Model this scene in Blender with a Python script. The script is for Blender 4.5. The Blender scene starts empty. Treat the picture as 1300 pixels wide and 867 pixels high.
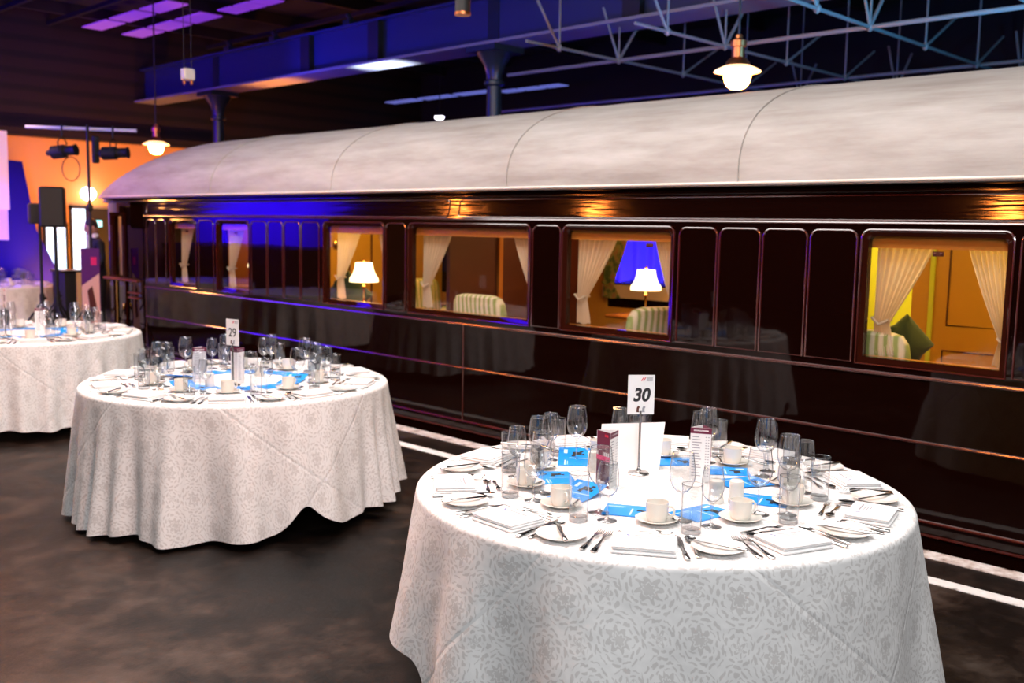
import bpy, math, random
from mathutils import Vector, Matrix
random.seed(7)
PI = math.pi
scene = bpy.context.scene
COL = scene.collection

# ------------------------------------------------------------------ camera, world, main lights, exposure
CAM_Z = 1.6707
PITCH, YAW, ROLL = 0.11302514, 0.79424785, 0.01827761
fw = Vector((math.sin(YAW) * math.cos(PITCH), math.cos(YAW) * math.cos(PITCH), -math.sin(PITCH)))
rt = Vector((math.cos(YAW), -math.sin(YAW), 0)); up = rt.cross(fw)
r2 = rt * math.cos(ROLL) + up * math.sin(ROLL); u2 = -rt * math.sin(ROLL) + up * math.cos(ROLL)
cd = bpy.data.cameras.new('camera'); cam = bpy.data.objects.new('camera', cd); COL.objects.link(cam)
cam.matrix_world = Matrix(((r2.x, u2.x, -fw.x, 0), (r2.y, u2.y, -fw.y, 0), (r2.z, u2.z, -fw.z, CAM_Z), (0, 0, 0, 1)))
cd.sensor_width = 36; cd.lens = 1264 * 36 / 1300; cd.clip_start = .05; cd.clip_end = 200
cd.dof.use_dof = True; cd.dof.focus_distance = 3.5; cd.dof.aperture_fstop = 3.2
scene.camera = cam

def project(p):
    d = Vector(p) - Vector((0, 0, CAM_Z)); z = d.dot(fw)
    if z < .1: return None
    return 650 + 1264 * d.dot(r2) / z, 433.5 - 1264 * d.dot(u2) / z

scene.view_settings.view_transform = 'Standard'; scene.view_settings.look = 'None'
scene.view_settings.gamma = 1; scene.view_settings.use_curve_mapping = False
scene.view_settings.exposure = 0.0
w = bpy.data.worlds.new('world'); scene.world = w; w.use_nodes = True
w.node_tree.nodes['Background'].inputs[0].default_value = (.05, .02, .03, 1)
w.node_tree.nodes['Background'].inputs[1].default_value = .05

def light(kind, name, loc, power, color, target=None, size=.2, size_y=None, angle=60, blend=.5, spread=None):
    ld = bpy.data.lights.new(name, kind); ld.energy = power; ld.color = color
    o = bpy.data.objects.new(name, ld); COL.objects.link(o); o.location = loc
    if kind == 'AREA':
        ld.size = size
        if size_y: ld.shape = 'RECTANGLE'; ld.size_y = size_y
        if spread: ld.spread = math.radians(spread)
    elif kind == 'SPOT':
        ld.spot_size = math.radians(angle); ld.spot_blend = blend; ld.shadow_soft_size = size
    else:
        ld.shadow_soft_size = size
    if target is not None:
        o.rotation_euler = (Vector(target) - Vector(loc)).to_track_quat('-Z', 'Y').to_euler()
    return o

WARM = (1.0, .36, .07)
light('AREA', 'house_light', (2.5, 4.8, 5.0), 720, (1.0, .96, .93), (2.5001, 4.8, 0), size=2.6, size_y=11)
light('AREA', 'camera_flash', (-1.2, -1.6, 3.3), 165, (.94, .97, 1.0), (3.0, 4.0, .6), size=1.2)
for yy in (14.5, 15.5, 16.5, 17.5):
    light('SPOT', 'stage_blue_wash', (4.0, yy, 4.6), 5200, (.14, .010, 1.0), (1.2, yy, 2.1), size=.1, angle=38, blend=.8)
    light('SPOT', 'stage_blue_wash', (4.0, yy, 4.6), 3200, (.14, .010, 1.0), (1.2, yy, 3.7), size=.1, angle=42, blend=.8)
for i, (xx, pw) in enumerate(((4.9, 260), (6.6, 300), (8.6, 300), (11.5, 200))):
    light('SPOT', 'wall_uplight', (xx, 17.0, .5), pw * 1.25, (1.0, .34, .05), (xx + .2, 19, 2.5), size=.1, angle=110, blend=.8)
light('SPOT', 'beam_blue_light', (7.4, 13.2, 3.2), 230, (.02, .03, 1.0), (9.0, 12.3, 4.2), size=.05, angle=110, blend=.8)
light('SPOT', 'beam_blue_light', (6.6, 8.2, 2.95), 90, (.02, .05, 1.0), (9.0, 8.2, 4.2), size=.05, angle=100, blend=.8)
light('SPOT', 'beam_blue_light', (7.0, 5.2, 3.0), 60, (.02, .25, 1.0), (9.0, 5.4, 4.2), size=.05, angle=110, blend=.8)
light('SPOT', 'beam_white_light', (9.0, 11.5, 3.05), 330, (.75, .85, 1.0), (9.0, 11.5, 4.0), size=.05, angle=75, blend=.7)
light('SPOT', 'beam_orange_light', (9.0, 14.3, 3.0), 190, (1, .3, .08), (9.0, 14.3, 4.0), size=.05, angle=95, blend=.7)
light('SPOT', 'truss_cyan_light', (7.6, 2.2, 2.9), 420, (.10, .50, 1.0), (9.6, 5.2, 3.8), size=.05, angle=120, blend=.7)
light('SPOT', 'ceiling_violet_light', (5.6, 14.5, 3.3), 85, (.35, .02, 1.0), (8.6, 17.5, 5.2), size=.1, angle=95, blend=.8)

# ------------------------------------------------------------------ helpers
def lin(r, g, b):
    f = lambda c: (c / 255 / 12.92) if c / 255 <= .04045 else ((c / 255 + .055) / 1.055) ** 2.4
    return (f(r), f(g), f(b))

def tag(o, label=None, cat=None, group=None, kind=None):
    if label: o['label'] = label
    if cat: o['category'] = cat
    if group: o['group'] = group
    if kind: o['kind'] = kind
    return o

def thing(name, label=None, cat=None, loc=(0, 0, 0), rz=0, group=None):
    o = bpy.data.objects.new(name, None); COL.objects.link(o)
    o.location = loc; o.rotation_euler = (0, 0, rz); o.empty_display_size = .05
    return tag(o, label, cat, group)

def root_loc(p):
    v = Vector((0, 0, 0))
    while p is not None:
        v += Vector(p.location); p = p.parent
    return v

class MB:
    def __init__(s): s.v = []; s.f = []; s.m = []; s.uv = None; s.uv2 = None
    def add(s, vs, fs, M=None, mi=0):
        b = len(s.v)
        for p in vs:
            p = Vector(p)
            if M is not None: p = M @ p
            s.v.append(p)
        for f in fs: s.f.append([b + i for i in f]); s.m.append(mi)
        return s
    def box(s, c, d, M=None, mi=0, bev=0):
        x, y, z = d[0] / 2, d[1] / 2, d[2] / 2; cx, cy, cz = c
        if bev <= 0:
            vs = [(cx + a * x, cy + b * y, cz + e * z) for a in (-1, 1) for b in (-1, 1) for e in (-1, 1)]
            fs = [(0, 1, 3, 2), (4, 6, 7, 5), (0, 4, 5, 1), (2, 3, 7, 6), (0, 2, 6, 4), (1, 5, 7, 3)]
            return s.add(vs, fs, M, mi)
        bev = min(bev, x * .9, y * .9, z * .9)
        rings = []
        for zz, k in ((-z, bev), (-z + bev, 0), (z - bev, 0), (z, bev)):
            rings.append([(cx + a * (x - k - (bev if e == 0 else 0)), cy + b * (y - k - (bev if e == 1 else 0)), cz + zz)
                          for a, b, e in ((-1, -1, 1), (-1, -1, 0), (1, -1, 0), (1, -1, 1), (1, 1, 1), (1, 1, 0), (-1, 1, 0), (-1, 1, 1))])
        rings = [[(p[0], p[1], p[2]) for p in [r[1], r[2], r[3], r[4], r[5], r[6], r[7], r[0]]] for r in rings]
        return s.rings(rings, M, mi, True, True)
    def rings(s, rings, M=None, mi=0, cap0=False, cap1=False, closed=True):
        n = len(rings[0]); vs = [p for r in rings for p in r]; fs = []
        for i in range(len(rings) - 1):
            for j in range(n if closed else n - 1):
                k = (j + 1) % n
                fs.append((i * n + j, i * n + k, (i + 1) * n + k, (i + 1) * n + j))
        if cap0: fs.append(tuple(range(n - 1, -1, -1)))
        if cap1: fs.append(tuple((len(rings) - 1) * n + j for j in range(n)))
        return s.add(vs, fs, M, mi)
    def lathe(s, prof, c=(0, 0, 0), seg=20, M=None, mi=0, cap0=False, cap1=False):
        R = [[(c[0] + r * math.cos(2 * PI * j / seg), c[1] + r * math.sin(2 * PI * j / seg), c[2] + z) for j in range(seg)] for r, z in prof]
        return s.rings(R, M, mi, cap0, cap1)
    def tube(s, pts, r, seg=8, M=None, mi=0, closed=False):
        pts = [Vector(p) for p in pts]; n = len(pts); R = []
        rr = r if isinstance(r, (list, tuple)) else [r] * n
        ref = None
        for i, p in enumerate(pts):
            if closed: t = pts[(i + 1) % n] - pts[i - 1]
            else: t = pts[min(i + 1, n - 1)] - pts[max(i - 1, 0)]
            t.normalize()
            if ref is None:
                ref = Vector((0, 0, 1)) if abs(t.z) < .9 else Vector((1, 0, 0))
            a = t.cross(ref).normalized(); b = a.cross(t).normalized(); ref = b
            R.append([tuple(p + rr[i] * (a * math.cos(2 * PI * j / seg) + b * math.sin(2 * PI * j / seg))) for j in range(seg)])
        if closed: R.append(R[0]); return s.rings(R, M, mi)
        return s.rings(R, M, mi, True, True)
    def prism(s, poly, axis, a, b, M=None, mi=0):
        def P(u, v, t): return {'x': (t, u, v), 'y': (u, t, v), 'z': (u, v, t)}[axis]
        return s.rings([[P(u, v, a) for u, v in poly], [P(u, v, b) for u, v in poly]], M, mi, True, True)
    def ell(s, c, d, M=None, mi=0, seg=16, rg=10):
        R = []
        for i in range(1, rg):
            a = -PI / 2 + PI * i / rg
            R.append([(c[0] + d[0] * math.cos(a) * math.cos(2 * PI * j / seg), c[1] + d[1] * math.cos(a) * math.sin(2 * PI * j / seg), c[2] + d[2] * math.sin(a)) for j in range(seg)])
        return s.rings(R, M, mi, True, True)
    def build(s, name, mat, parent=None, smooth=40, label=None):
        off = root_loc(parent)
        me = bpy.data.meshes.new(name)
        me.from_pydata([tuple(p - off) for p in s.v], [], s.f)
        for m in (mat if isinstance(mat, (list, tuple)) else [mat]): me.materials.append(m)
        me.polygons.foreach_set('material_index', s.m)
        if s.uv:
            uv = me.uv_layers.new(name='UVMap')
            for l in me.loops: uv.data[l.index].uv = s.uv[l.vertex_index]
        if s.uv2:
            uv = me.uv_layers.new(name='Drape')
            for l in me.loops: uv.data[l.index].uv = s.uv2[l.vertex_index]
        me.validate(); me.update()
        if smooth:
            me.polygons.foreach_set('use_smooth', [True] * len(me.polygons))
            me.set_sharp_from_angle(angle=math.radians(smooth))
        o = bpy.data.objects.new(name, me); COL.objects.link(o)
        if parent is not None: o.parent = parent
        if label: o['label'] = label
        return o

def struct(o): o['kind'] = 'structure'; return o

def dup(root, loc, rz, label=None, group=None, cat=None):
    r = root.copy(); COL.objects.link(r); r.location = loc; r.rotation_euler = (0, 0, rz)
    tag(r, label, cat, group)
    for ch in root.children:
        c = ch.copy(); COL.objects.link(c); c.parent = r
        for g in ch.children:
            d = g.copy(); COL.objects.link(d); d.parent = c
    return r

def text_mb(body, size, bold=0, shear=0):
    cu = bpy.data.curves.new('lettering', 'FONT'); cu.body = body; cu.size = size; cu.offset = bold; cu.shear = shear
    cu.align_x = 'CENTER'; cu.align_y = 'CENTER'; cu.extrude = 0
    o = bpy.data.objects.new('lettering', cu); COL.objects.link(o)
    dg = bpy.context.evaluated_depsgraph_get(); me = bpy.data.meshes.new_from_object(o.evaluated_get(dg))
    vs = [tuple(v.co) for v in me.vertices]; fs = [tuple(p.vertices) for p in me.polygons]
    bpy.data.objects.remove(o); bpy.data.curves.remove(cu); bpy.data.meshes.remove(me)
    return vs, fs

# ------------------------------------------------------------------ materials
def mat(name, col, rough=.5, metal=0, coat=0, coat_rough=.03, coat_ior=1.5, emit=None, es=0, spec=.5, sheen=0):
    m = bpy.data.materials.new(name); m.use_nodes = True; b = m.node_tree.nodes['Principled BSDF']
    b.inputs['Base Color'].default_value = (*col, 1); b.inputs['Roughness'].default_value = rough
    b.inputs['Metallic'].default_value = metal; b.inputs['Specular IOR Level'].default_value = spec
    b.inputs['Coat Weight'].default_value = coat; b.inputs['Coat Roughness'].default_value = coat_rough; b.inputs['Coat IOR'].default_value = coat_ior
    if sheen: b.inputs['Sheen Weight'].default_value = sheen
    if emit: b.inputs['Emission Color'].default_value = (*emit, 1); b.inputs['Emission Strength'].default_value = es
    return m

class G:
    def __init__(s, m): s.nt = m.node_tree; s.b = s.nt.nodes['Principled BSDF']
    def n(s, t, **k):
        x = s.nt.nodes.new(t)
        for a, v in k.items():
            if a.startswith('i_'):
                key = a[2:]; key = int(key) if key.isdigit() else key.replace('_', ' ')
                if hasattr(v, 'is_output'): s.nt.links.new(v, x.inputs[key])
                else: x.inputs[key].default_value = v
            else: setattr(x, a, v)
        return x
    def math(s, op, a, b=None, c=None):
        x = s.nt.nodes.new('ShaderNodeMath'); x.operation = op
        for i, v in enumerate((a, b, c)):
            if v is None: continue
            if hasattr(v, 'is_output'): s.nt.links.new(v, x.inputs[i])
            else: x.inputs[i].default_value = v
        return x.outputs[0]
    def link(s, a, b): s.nt.links.new(a, b)
    def coord(s, kind='Object'): return s.n('ShaderNodeTexCoord').outputs[kind]
    def noise(s, vec, scale, detail=4, rough=.5):
        return s.n('ShaderNodeTexNoise', i_Vector=vec, i_Scale=scale, i_Detail=detail, i_Roughness=rough).outputs['Fac']
    def ramp(s, fac, stops):
        r = s.n('ShaderNodeValToRGB', i_Fac=fac); e = r.color_ramp.elements
        while len(e) < len(stops): e.new(.5)
        for x, (p, c) in zip(e, stops): x.position = p; x.color = (*c, 1)
        return r.outputs['Color']
    def bump(s, h, strength, dist, to=None):
        b = s.n('ShaderNodeBump', i_Height=h, i_Strength=strength, i_Distance=dist)
        for t in (to or ['Normal']): s.link(b.outputs['Normal'], s.b.inputs[t])
        return b

def cloth_material():
    m = mat('damask_cloth', (.8, .79, .78), .75, spec=.3, sheen=.15); g = G(m)
    uv = g.coord('UV')
    nz = g.n('ShaderNodeTexNoise', i_Vector=uv, i_Scale=34.0, i_Detail=3.0)
    sc = g.n('ShaderNodeVectorMath', operation='SCALE', i_0=nz.outputs['Color']); sc.inputs['Scale'].default_value = .030
    wv = g.n('ShaderNodeVectorMath', operation='ADD', i_0=uv, i_1=sc.outputs[0]).outputs[0]
    sep = g.n('ShaderNodeSeparateXYZ', i_0=wv)
    T = .17
    def cell(ox, oy, big):
        u = g.math('SUBTRACT', g.math('FRACT', g.math('ADD', g.math('DIVIDE', sep.outputs[0], T), ox)), .5)
        v = g.math('SUBTRACT', g.math('FRACT', g.math('ADD', g.math('DIVIDE', sep.outputs[1], T * 1.25), oy)), .5)
        r = g.math('SQRT', g.math('ADD', g.math('MULTIPLY', u, u), g.math('MULTIPLY', v, v)))
        th = g.math('ARCTAN2', v, u)
        pet = g.math('COSINE', g.math('MULTIPLY', th, 8.0 if big else 6.0))
        edge = g.math('MULTIPLY_ADD', pet, .045, .185 if big else .10)
        flower = g.math('LESS_THAN', r, edge)
        ring = g.math('LESS_THAN', g.math('ABSOLUTE', g.math('SUBTRACT', r, g.math('MULTIPLY_ADD', pet, .02, .10 if big else .05))), .012)
        flower = g.math('MULTIPLY', flower, g.math('SUBTRACT', 1.0, ring))
        k = 7.0 if big else 5.0
        sp = g.math('MULTIPLY', g.math('COSINE', g.math('ADD', g.math('MULTIPLY', th, k), g.math('MULTIPLY', r, 9.0))), g.math('SINE', g.math('MULTIPLY', r, 58.0)))
        band = g.math('MULTIPLY', g.math('GREATER_THAN', r, .245 if big else .15), g.math('LESS_THAN', r, .46 if big else .30))
        leaf = g.math('MULTIPLY', g.math('GREATER_THAN', sp, .22), band)
        return g.math('MAXIMUM', flower, leaf)
    mask = g.math('MAXIMUM', cell(0.0, 0.0, True), cell(.5, .5, False))
    col = g.n('ShaderNodeMix', data_type='RGBA', i_Factor=mask)
    col.inputs[6].default_value = (.80, .79, .785, 1); col.inputs[7].default_value = (.63, .61, .60, 1)
    g.link(col.outputs[2], g.b.inputs['Base Color'])
    g.link(g.math('MULTIPLY_ADD', mask, -.28, .78), g.b.inputs['Roughness'])
    # ironing creases in the unfolded cloth plus soft crumple
    s0 = g.n('ShaderNodeSeparateXYZ', i_0=g.n('ShaderNodeUVMap', uv_map='Drape').outputs[0])
    def crease(a_, b_, P, o):
        ch = g.math('ADD', g.math('MULTIPLY', s0.outputs[0], a_), g.math('MULTIPLY', s0.outputs[1], b_))
        f = g.math('ABSOLUTE', g.math('SUBTRACT', g.math('FRACT', g.math('ADD', g.math('DIVIDE', ch, P), o)), .5))
        return g.math('SUBTRACT', 1.0, g.math('MINIMUM', g.math('MULTIPLY', f, P / .012), 1.0))
    cr = g.math('MAXIMUM', crease(.75, .66, 1.15, .1), crease(.62, -.78, 1.45, .3))
    h = g.math('ADD', g.math('MULTIPLY', cr, .24), g.math('MULTIPLY', g.noise(uv, 6.0, 3), 1.25))
    g.bump(h, .55, .014)
    return m

def thin_glass(name, tint=(.97, .98, .985), rough=0.0, edge=.72, f0=.04, p0=.62, p1=.97):
    m = bpy.data.materials.new(name); m.use_nodes = True; nt = m.node_tree; nt.nodes.clear()
    out = nt.nodes.new('ShaderNodeOutputMaterial'); mix = nt.nodes.new('ShaderNodeMixShader')
    tr = nt.nodes.new('ShaderNodeBsdfTransparent'); gl = nt.nodes.new('ShaderNodeBsdfGlossy'); gl.inputs['Roughness'].default_value = rough
    lw = nt.nodes.new('ShaderNodeLayerWeight'); lw.inputs['Blend'].default_value = .5
    rp = nt.nodes.new('ShaderNodeValToRGB'); e = rp.color_ramp.elements
    e[0].position = p0; e[0].color = (*tint, 1); e[1].position = p1; e[1].color = (edge, edge, edge * 1.03, 1)
    nt.links.new(lw.outputs['Facing'], rp.inputs[0]); nt.links.new(rp.outputs[0], tr.inputs[0])
    pw = nt.nodes.new('ShaderNodeMath'); pw.operation = 'POWER'; pw.inputs[1].default_value = 5
    mu = nt.nodes.new('ShaderNodeMath'); mu.operation = 'MULTIPLY_ADD'; mu.inputs[1].default_value = 1 - f0; mu.inputs[2].default_value = f0
    nt.links.new(lw.outputs['Facing'], pw.inputs[0]); nt.links.new(pw.outputs[0], mu.inputs[0]); nt.links.new(mu.outputs[0], mix.inputs[0])
    nt.links.new(tr.outputs[0], mix.inputs[1]); nt.links.new(gl.outputs[0], mix.inputs[2]); nt.links.new(mix.outputs[0], out.inputs[0])
    return m

M = {}
M['cloth'] = cloth_material()
M['glass'] = thin_glass('clear_glassware', edge=.12, f0=.08, p0=.66, p1=.96)
M['glass_rim'] = thin_glass('thick_glass_rim', edge=.55, f0=.30)
M['glass_stem'] = thin_glass('solid_glass_stem', edge=.20, f0=.16, tint=(.93, .94, .95), p0=.35, p1=.9)
M['pane'] = thin_glass('window_pane', edge=.9, tint=(.97, .97, .95), f0=.03)
M['steel'] = mat('polished_steel', (.62, .61, .60), .16, 1)
M['china'] = mat('cream_china', (.74, .71, .65), .18, coat=.4)
M['plate'] = mat('white_china', (.80, .78, .75), .15, coat=.4)
M['paper'] = mat('white_paper', (.82, .81, .81), .6)
M['napkin'] = mat('white_linen', (.80, .79, .79), .85)
M['ink'] = mat('black_ink', (.012, .012, .014), .6)
M['grey_ink'] = mat('grey_ink', (.30, .30, .33), .6)
M['blue_card'] = mat('bright_blue_card', (.005, .27, .82), .35)
M['pale_print'] = mat('pale_blue_print', (.55, .75, .95), .5)
M['dark_blue'] = mat('dark_blue_card', (.01, .07, .30), .4)
M['maroon'] = mat('maroon_card', (.13, .005, .035), .35)
M['pink'] = mat('pink_print', (.75, .02, .16), .4)
M['red'] = mat('red_print', (.70, .02, .06), .4)
M['black'] = mat('matt_black', (.008, .008, .009), .6)
M['black_gloss'] = mat('gloss_black', (.01, .008, .008), .25)
M['stand'] = mat('brushed_metal', (.45, .44, .43), .25, 1)
M['chrome'] = mat('chrome', (.8, .8, .8), .15, 1)

def varnish(name, base, cior=1.36, wav=.05, cr=.035, sc=(1, 1, .5)):
    m = mat(name, base, .5, coat=1, coat_rough=cr, coat_ior=cior, spec=0); g = G(m)
    oc = g.coord(); mp = g.n('ShaderNodeMapping', i_Vector=oc); mp.inputs['Scale'].default_value = sc
    g.bump(g.noise(mp.outputs[0], 4.5, 2), wav, .02, ['Coat Normal', 'Normal'])
    return m
M['umber'] = varnish('umber_varnish', (.0052, .0010, .0006))
M['cornice'] = varnish('cornice_varnish', (.0052, .0010, .0006), 1.42, .22, .09, (1, .22, 5))
M['bead'] = mat('red_brown_beading', (.06, .0045, .0025), .3, coat=1, coat_rough=.14, coat_ior=2.2, spec=.2)
M['frame'] = varnish('window_frame_varnish', (.022, .004, .002))
M['ochre'] = mat('ochre_panelling', (.55, .27, .04), .35, coat=.5)
M['orange_wood'] = mat('orange_wood', (.55, .20, .03), .35, coat=.4)
M['mahogany'] = mat('mahogany', (.085, .014, .006), .55)
M['lime'] = mat('lime_fabric', (.55, .60, .05), .7)
M['brass'] = mat('brass', (.75, .42, .12), .22, 1)
M['curtain'] = mat('cream_curtain', (.74, .60, .45), .85, sheen=.2)
nt = M['curtain'].node_tree; mx = nt.nodes.new('ShaderNodeMixShader'); tl = nt.nodes.new('ShaderNodeBsdfTranslucent'); tl.inputs[0].default_value = (.74, .60, .45, 1)
mx.inputs[0].default_value = .4; nt.links.new(nt.nodes['Principled BSDF'].outputs[0], mx.inputs[1]); nt.links.new(tl.outputs[0], mx.inputs[2]); nt.links.new(mx.outputs[0], nt.nodes['Material Output'].inputs[0])
M['green_curtain'] = mat('green_floral_curtain', (.10, .12, .03), .85)
g = G(M['green_curtain'])
g.link(g.ramp(g.noise(g.coord(), 14, 3), [(.4, (.05, .08, .02)), (.52, (.22, .22, .05)), (.6, (.30, .14, .05))]), g.b.inputs['Base Color'])
M['upholstery'] = mat('striped_upholstery', (.6, .55, .4), .9)
g = G(M['upholstery'])
wv = g.n('ShaderNodeTexWave', i_Vector=g.coord(), i_Scale=6.0, i_Distortion=1.5, bands_direction='Y')
g.link(g.ramp(wv.outputs['Fac'], [(.2, (.62, .52, .38)), (.55, (.50, .44, .26)), (.8, (.26, .30, .09))]), g.b.inputs['Base Color'])
M['dark_green'] = mat('dark_green_velvet', (.012, .03, .016), .9, sheen=.3)
M['shade'] = mat('lit_lampshade', (.9, .8, .6), .8, emit=(1, .80, .45), es=3.2)
M['bulb'] = mat('glowing_bulb', (1, .8, .5), .5, emit=(1, .24, .035), es=240)
M['skin'] = mat('skin', (.52, .27, .18), .5)
M['hair'] = mat('dark_hair', (.012, .008, .006), .6)
M['suit'] = mat('black_suit', (.008, .008, .012), .8)
M['copper'] = mat('copper_lamp', (.65, .22, .08), .35, 1)
M['lamp_brim'] = mat('enamel_trim', (.75, .68, .60), .4)
M['lit_brim'] = mat('bulb_lit_brim', (.9, .7, .5), .35, emit=(1, .55, .22), es=2.5)  # bulb light on the brim is put in as emission

M['roof'] = mat('white_canvas_roof', (.70, .66, .62), .75); g = G(M['roof'])
mp = g.n('ShaderNodeMapping', i_Vector=g.coord()); mp.inputs['Scale'].default_value = (2.2, .35, 2.2)
n1 = g.noise(mp.outputs[0], 3.0, 8, .65)
g.link(g.ramp(n1, [(.3, (.285, .255, .235)), (.5, (.37, .35, .33)), (.72, (.46, .445, .43))]), g.b.inputs['Base Color'])
g.bump(n1, .25, .01)

M['floor'] = mat('dark_asphalt', (.03, .02, .017), .42, spec=.22); g = G(M['floor'])
oc = g.coord()
n1 = g.noise(oc, .9, 8, .62); n2 = g.noise(oc, 5.0, 8, .7); n3 = g.noise(oc, 40, 4, .7)
mixf = g.math('ADD', g.math('MULTIPLY', n1, .58), g.math('MULTIPLY', n2, .42))
c1 = g.ramp(mixf, [(.38, (.0012, .0007, .0005)), (.46, (.0050, .0026, .0017)), (.51, (.0130, .0072, .0050)), (.56, (.030, .0190, .0140)), (.66, (.070, .050, .040))])
g.link(c1, g.b.inputs['Base Color'])
g.link(g.math('MULTIPLY_ADD', n2, .45, .26), g.b.inputs['Roughness'])
g.bump(g.math('ADD', n3, g.math('MULTIPLY', n2, .8)), .18, .006)
M['edge'] = mat('worn_white_edge_paint', (.6, .5, .44), .6); g = G(M['edge'])
g.link(g.ramp(g.noise(g.coord(), 9, 7, .7), [(.34, (.16, .10, .08)), (.44, (.55, .45, .40)), (.6, (.80, .75, .72))]), g.b.inputs['Base Color'])
M['line'] = mat('white_line_paint', (.78, .76, .73), .6); g = G(M['line'])
g.link(g.ramp(g.noise(g.coord(), 14, 7, .7), [(.3, (.22, .19, .17)), (.4, (.72, .70, .67)), (.6, (.82, .81, .79))]), g.b.inputs['Base Color'])
M['wall'] = mat('orange_lit_wall', (.74, .40, .11), .8)  # orange of the uplighting is put into the wall colour
M['dark_wall'] = mat('dark_wall', (.004, .003, .003), .9)
M['boards'] = mat('dark_brown_boards', (.055, .028, .018), .7); g = G(M['boards'])
wv = g.n('ShaderNodeTexWave', i_Vector=g.coord(), i_Scale=1.1, i_Distortion=.6, bands_direction='Z')
g.link(g.ramp(wv.outputs['Fac'], [(.1, (.0015, .0008, .0006)), (.5, (.012, .0052, .003))]), g.b.inputs['Base Color'])
M['ceiling'] = mat('dark_ceiling', (.020, .014, .014), .8); g = G(M['ceiling'])
g.link(g.ramp(g.noise(g.coord(), 2.5, 6), [(.35, (.003, .0025, .0025)), (.65, (.010, .007, .007))]), g.b.inputs['Base Color'])
M['iron'] = mat('painted_iron', (.018, .026, .032), .3)
M['beam'] = mat('blue_lit_beam', (.022, .032, .10), .45)  # blue of the beam lights is put into this colour
M['flange'] = mat('pale_flange_paint', (.20, .20, .23), .5)
M['lit_bar'] = mat('white_lit_bar', (.75, .76, .78), .4)  # white light on the chrome bar is put into this pale colour
M['truss'] = mat('pale_truss_paint', (.16, .17, .18), .5)
M['sheet_glow'] = mat('violet_glow_roof_sheet', (.3, .2, .4), .6, emit=(.22, .03, .62), es=.7)  # emission stands in for violet light falling on the roof sheets
M['sheet_glow_blue'] = mat('blue_glow_roof_sheet', (.2, .2, .4), .6, emit=(.20, .25, .9), es=.5)  # bluish light on the farther sheets, likewise put in as emission
M['drape'] = mat('blue_drape', (.10, .06, .85), .8)
M['blue_flat'] = mat('blue_stage_flat', (.007, .005, .30), .85, spec=.1)
M['screen'] = mat('lit_projection_screen', (.7, .6, .65), .8, emit=(1, .56, .46), es=.46)
M['screen_lilac'] = mat('lilac_screen_image', (.6, .5, .7), .8, emit=(.60, .30, .55), es=.42)
M['daylit'] = mat('daylit_glazing', (.6, .7, .9), .3, emit=(.45, .75, 1.0), es=2.4)
M['wall_light'] = mat('white_wall_light', (1, 1, 1), .5, emit=(.9, .85, 1), es=6)
M['exit'] = mat('lit_exit_sign', (.2, .8, .9), .5, emit=(.25, .85, 1.0), es=1.6)
M['purple_board'] = mat('purple_board', (.10, .012, .14), .5)
M['pink_print2'] = mat('peach_print', (.75, .42, .34), .6)
M['counter_panel'] = mat('pale_counter_panel', (.62, .40, .22), .6)
M['cable'] = mat('dark_cable', (.02, .01, .01), .6)

# ------------------------------------------------------------------ the setting
EDGE = 5.245
fl = MB(); fl.box(((-9 + EDGE) / 2, 8, -.15), (EDGE + 9, 34, .3)); fl.box(((EDGE + 16) / 2, 19.05, -.15), (16 - EDGE, 11.9, .3))
fl.box((12.3, 2, -.15), (7.4, 22.2, .3)); struct(fl.build('floor', M['floor'], smooth=0))
pt = MB(); pt.box((6.93, 2, -1.05), (3.38, 22.2, .1)); struct(pt.build('floor_pit', M['black'], smooth=0))
e = MB(); e.box((EDGE - .058, 2.0, .003), (.117, 22.0, .006)); struct(e.build('trim_1', M['edge'], smooth=0))
e = MB(); e.box((4.802, 2.0, .002), (.088, 28, .004)); struct(e.build('trim_2', M['line'], smooth=0))
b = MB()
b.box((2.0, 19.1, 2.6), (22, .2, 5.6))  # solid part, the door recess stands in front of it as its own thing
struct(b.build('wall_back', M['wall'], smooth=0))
b = MB(); b.box((4, 18.93, 4.35), (26, .14, 2.4)); b.box((7.2, 18.85, 3.22), (20.6 - 14, .3, .13))
struct(b.build('wall_back_boards', M['boards'], smooth=0))
b = MB(); b.box((-9, 8, 2.6), (.2, 34, 5.6)); struct(b.build('wall_left', M['dark_wall'], smooth=0))
b = MB(); b.box((16, 8, 2.6), (.2, 34, 5.6)); struct(b.build('wall_right', M['dark_wall'], smooth=0))
b = MB(); b.box((3.5, -9, 2.6), (25, .2, 5.6)); struct(b.build('wall_front', M['dark_wall'], smooth=0))
b = MB(); b.box((3.5, 8, 5.45), (25.4, 34.4, .1)); struct(b.build('ceiling', M['ceiling'], smooth=0))
for yy in (7.5, 9.6, 11.7, 13.8, 15.9, 18.0):   # rafters and purlins
    b = MB(); b.box((6.5, yy, 5.30), (19, .10, .2)); tag(struct(b.build('ceiling_rafter', M['boards'], smooth=0)))
for xx in (4.9, 6.2, 7.2, 10.3, 11.6, 12.9, 14.2):
    b = MB(); b.box((xx, 12.5, 5.17), (.07, 13, .07)); struct(b.build('ceiling_purlin', M['boards'], smooth=0))
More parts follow.
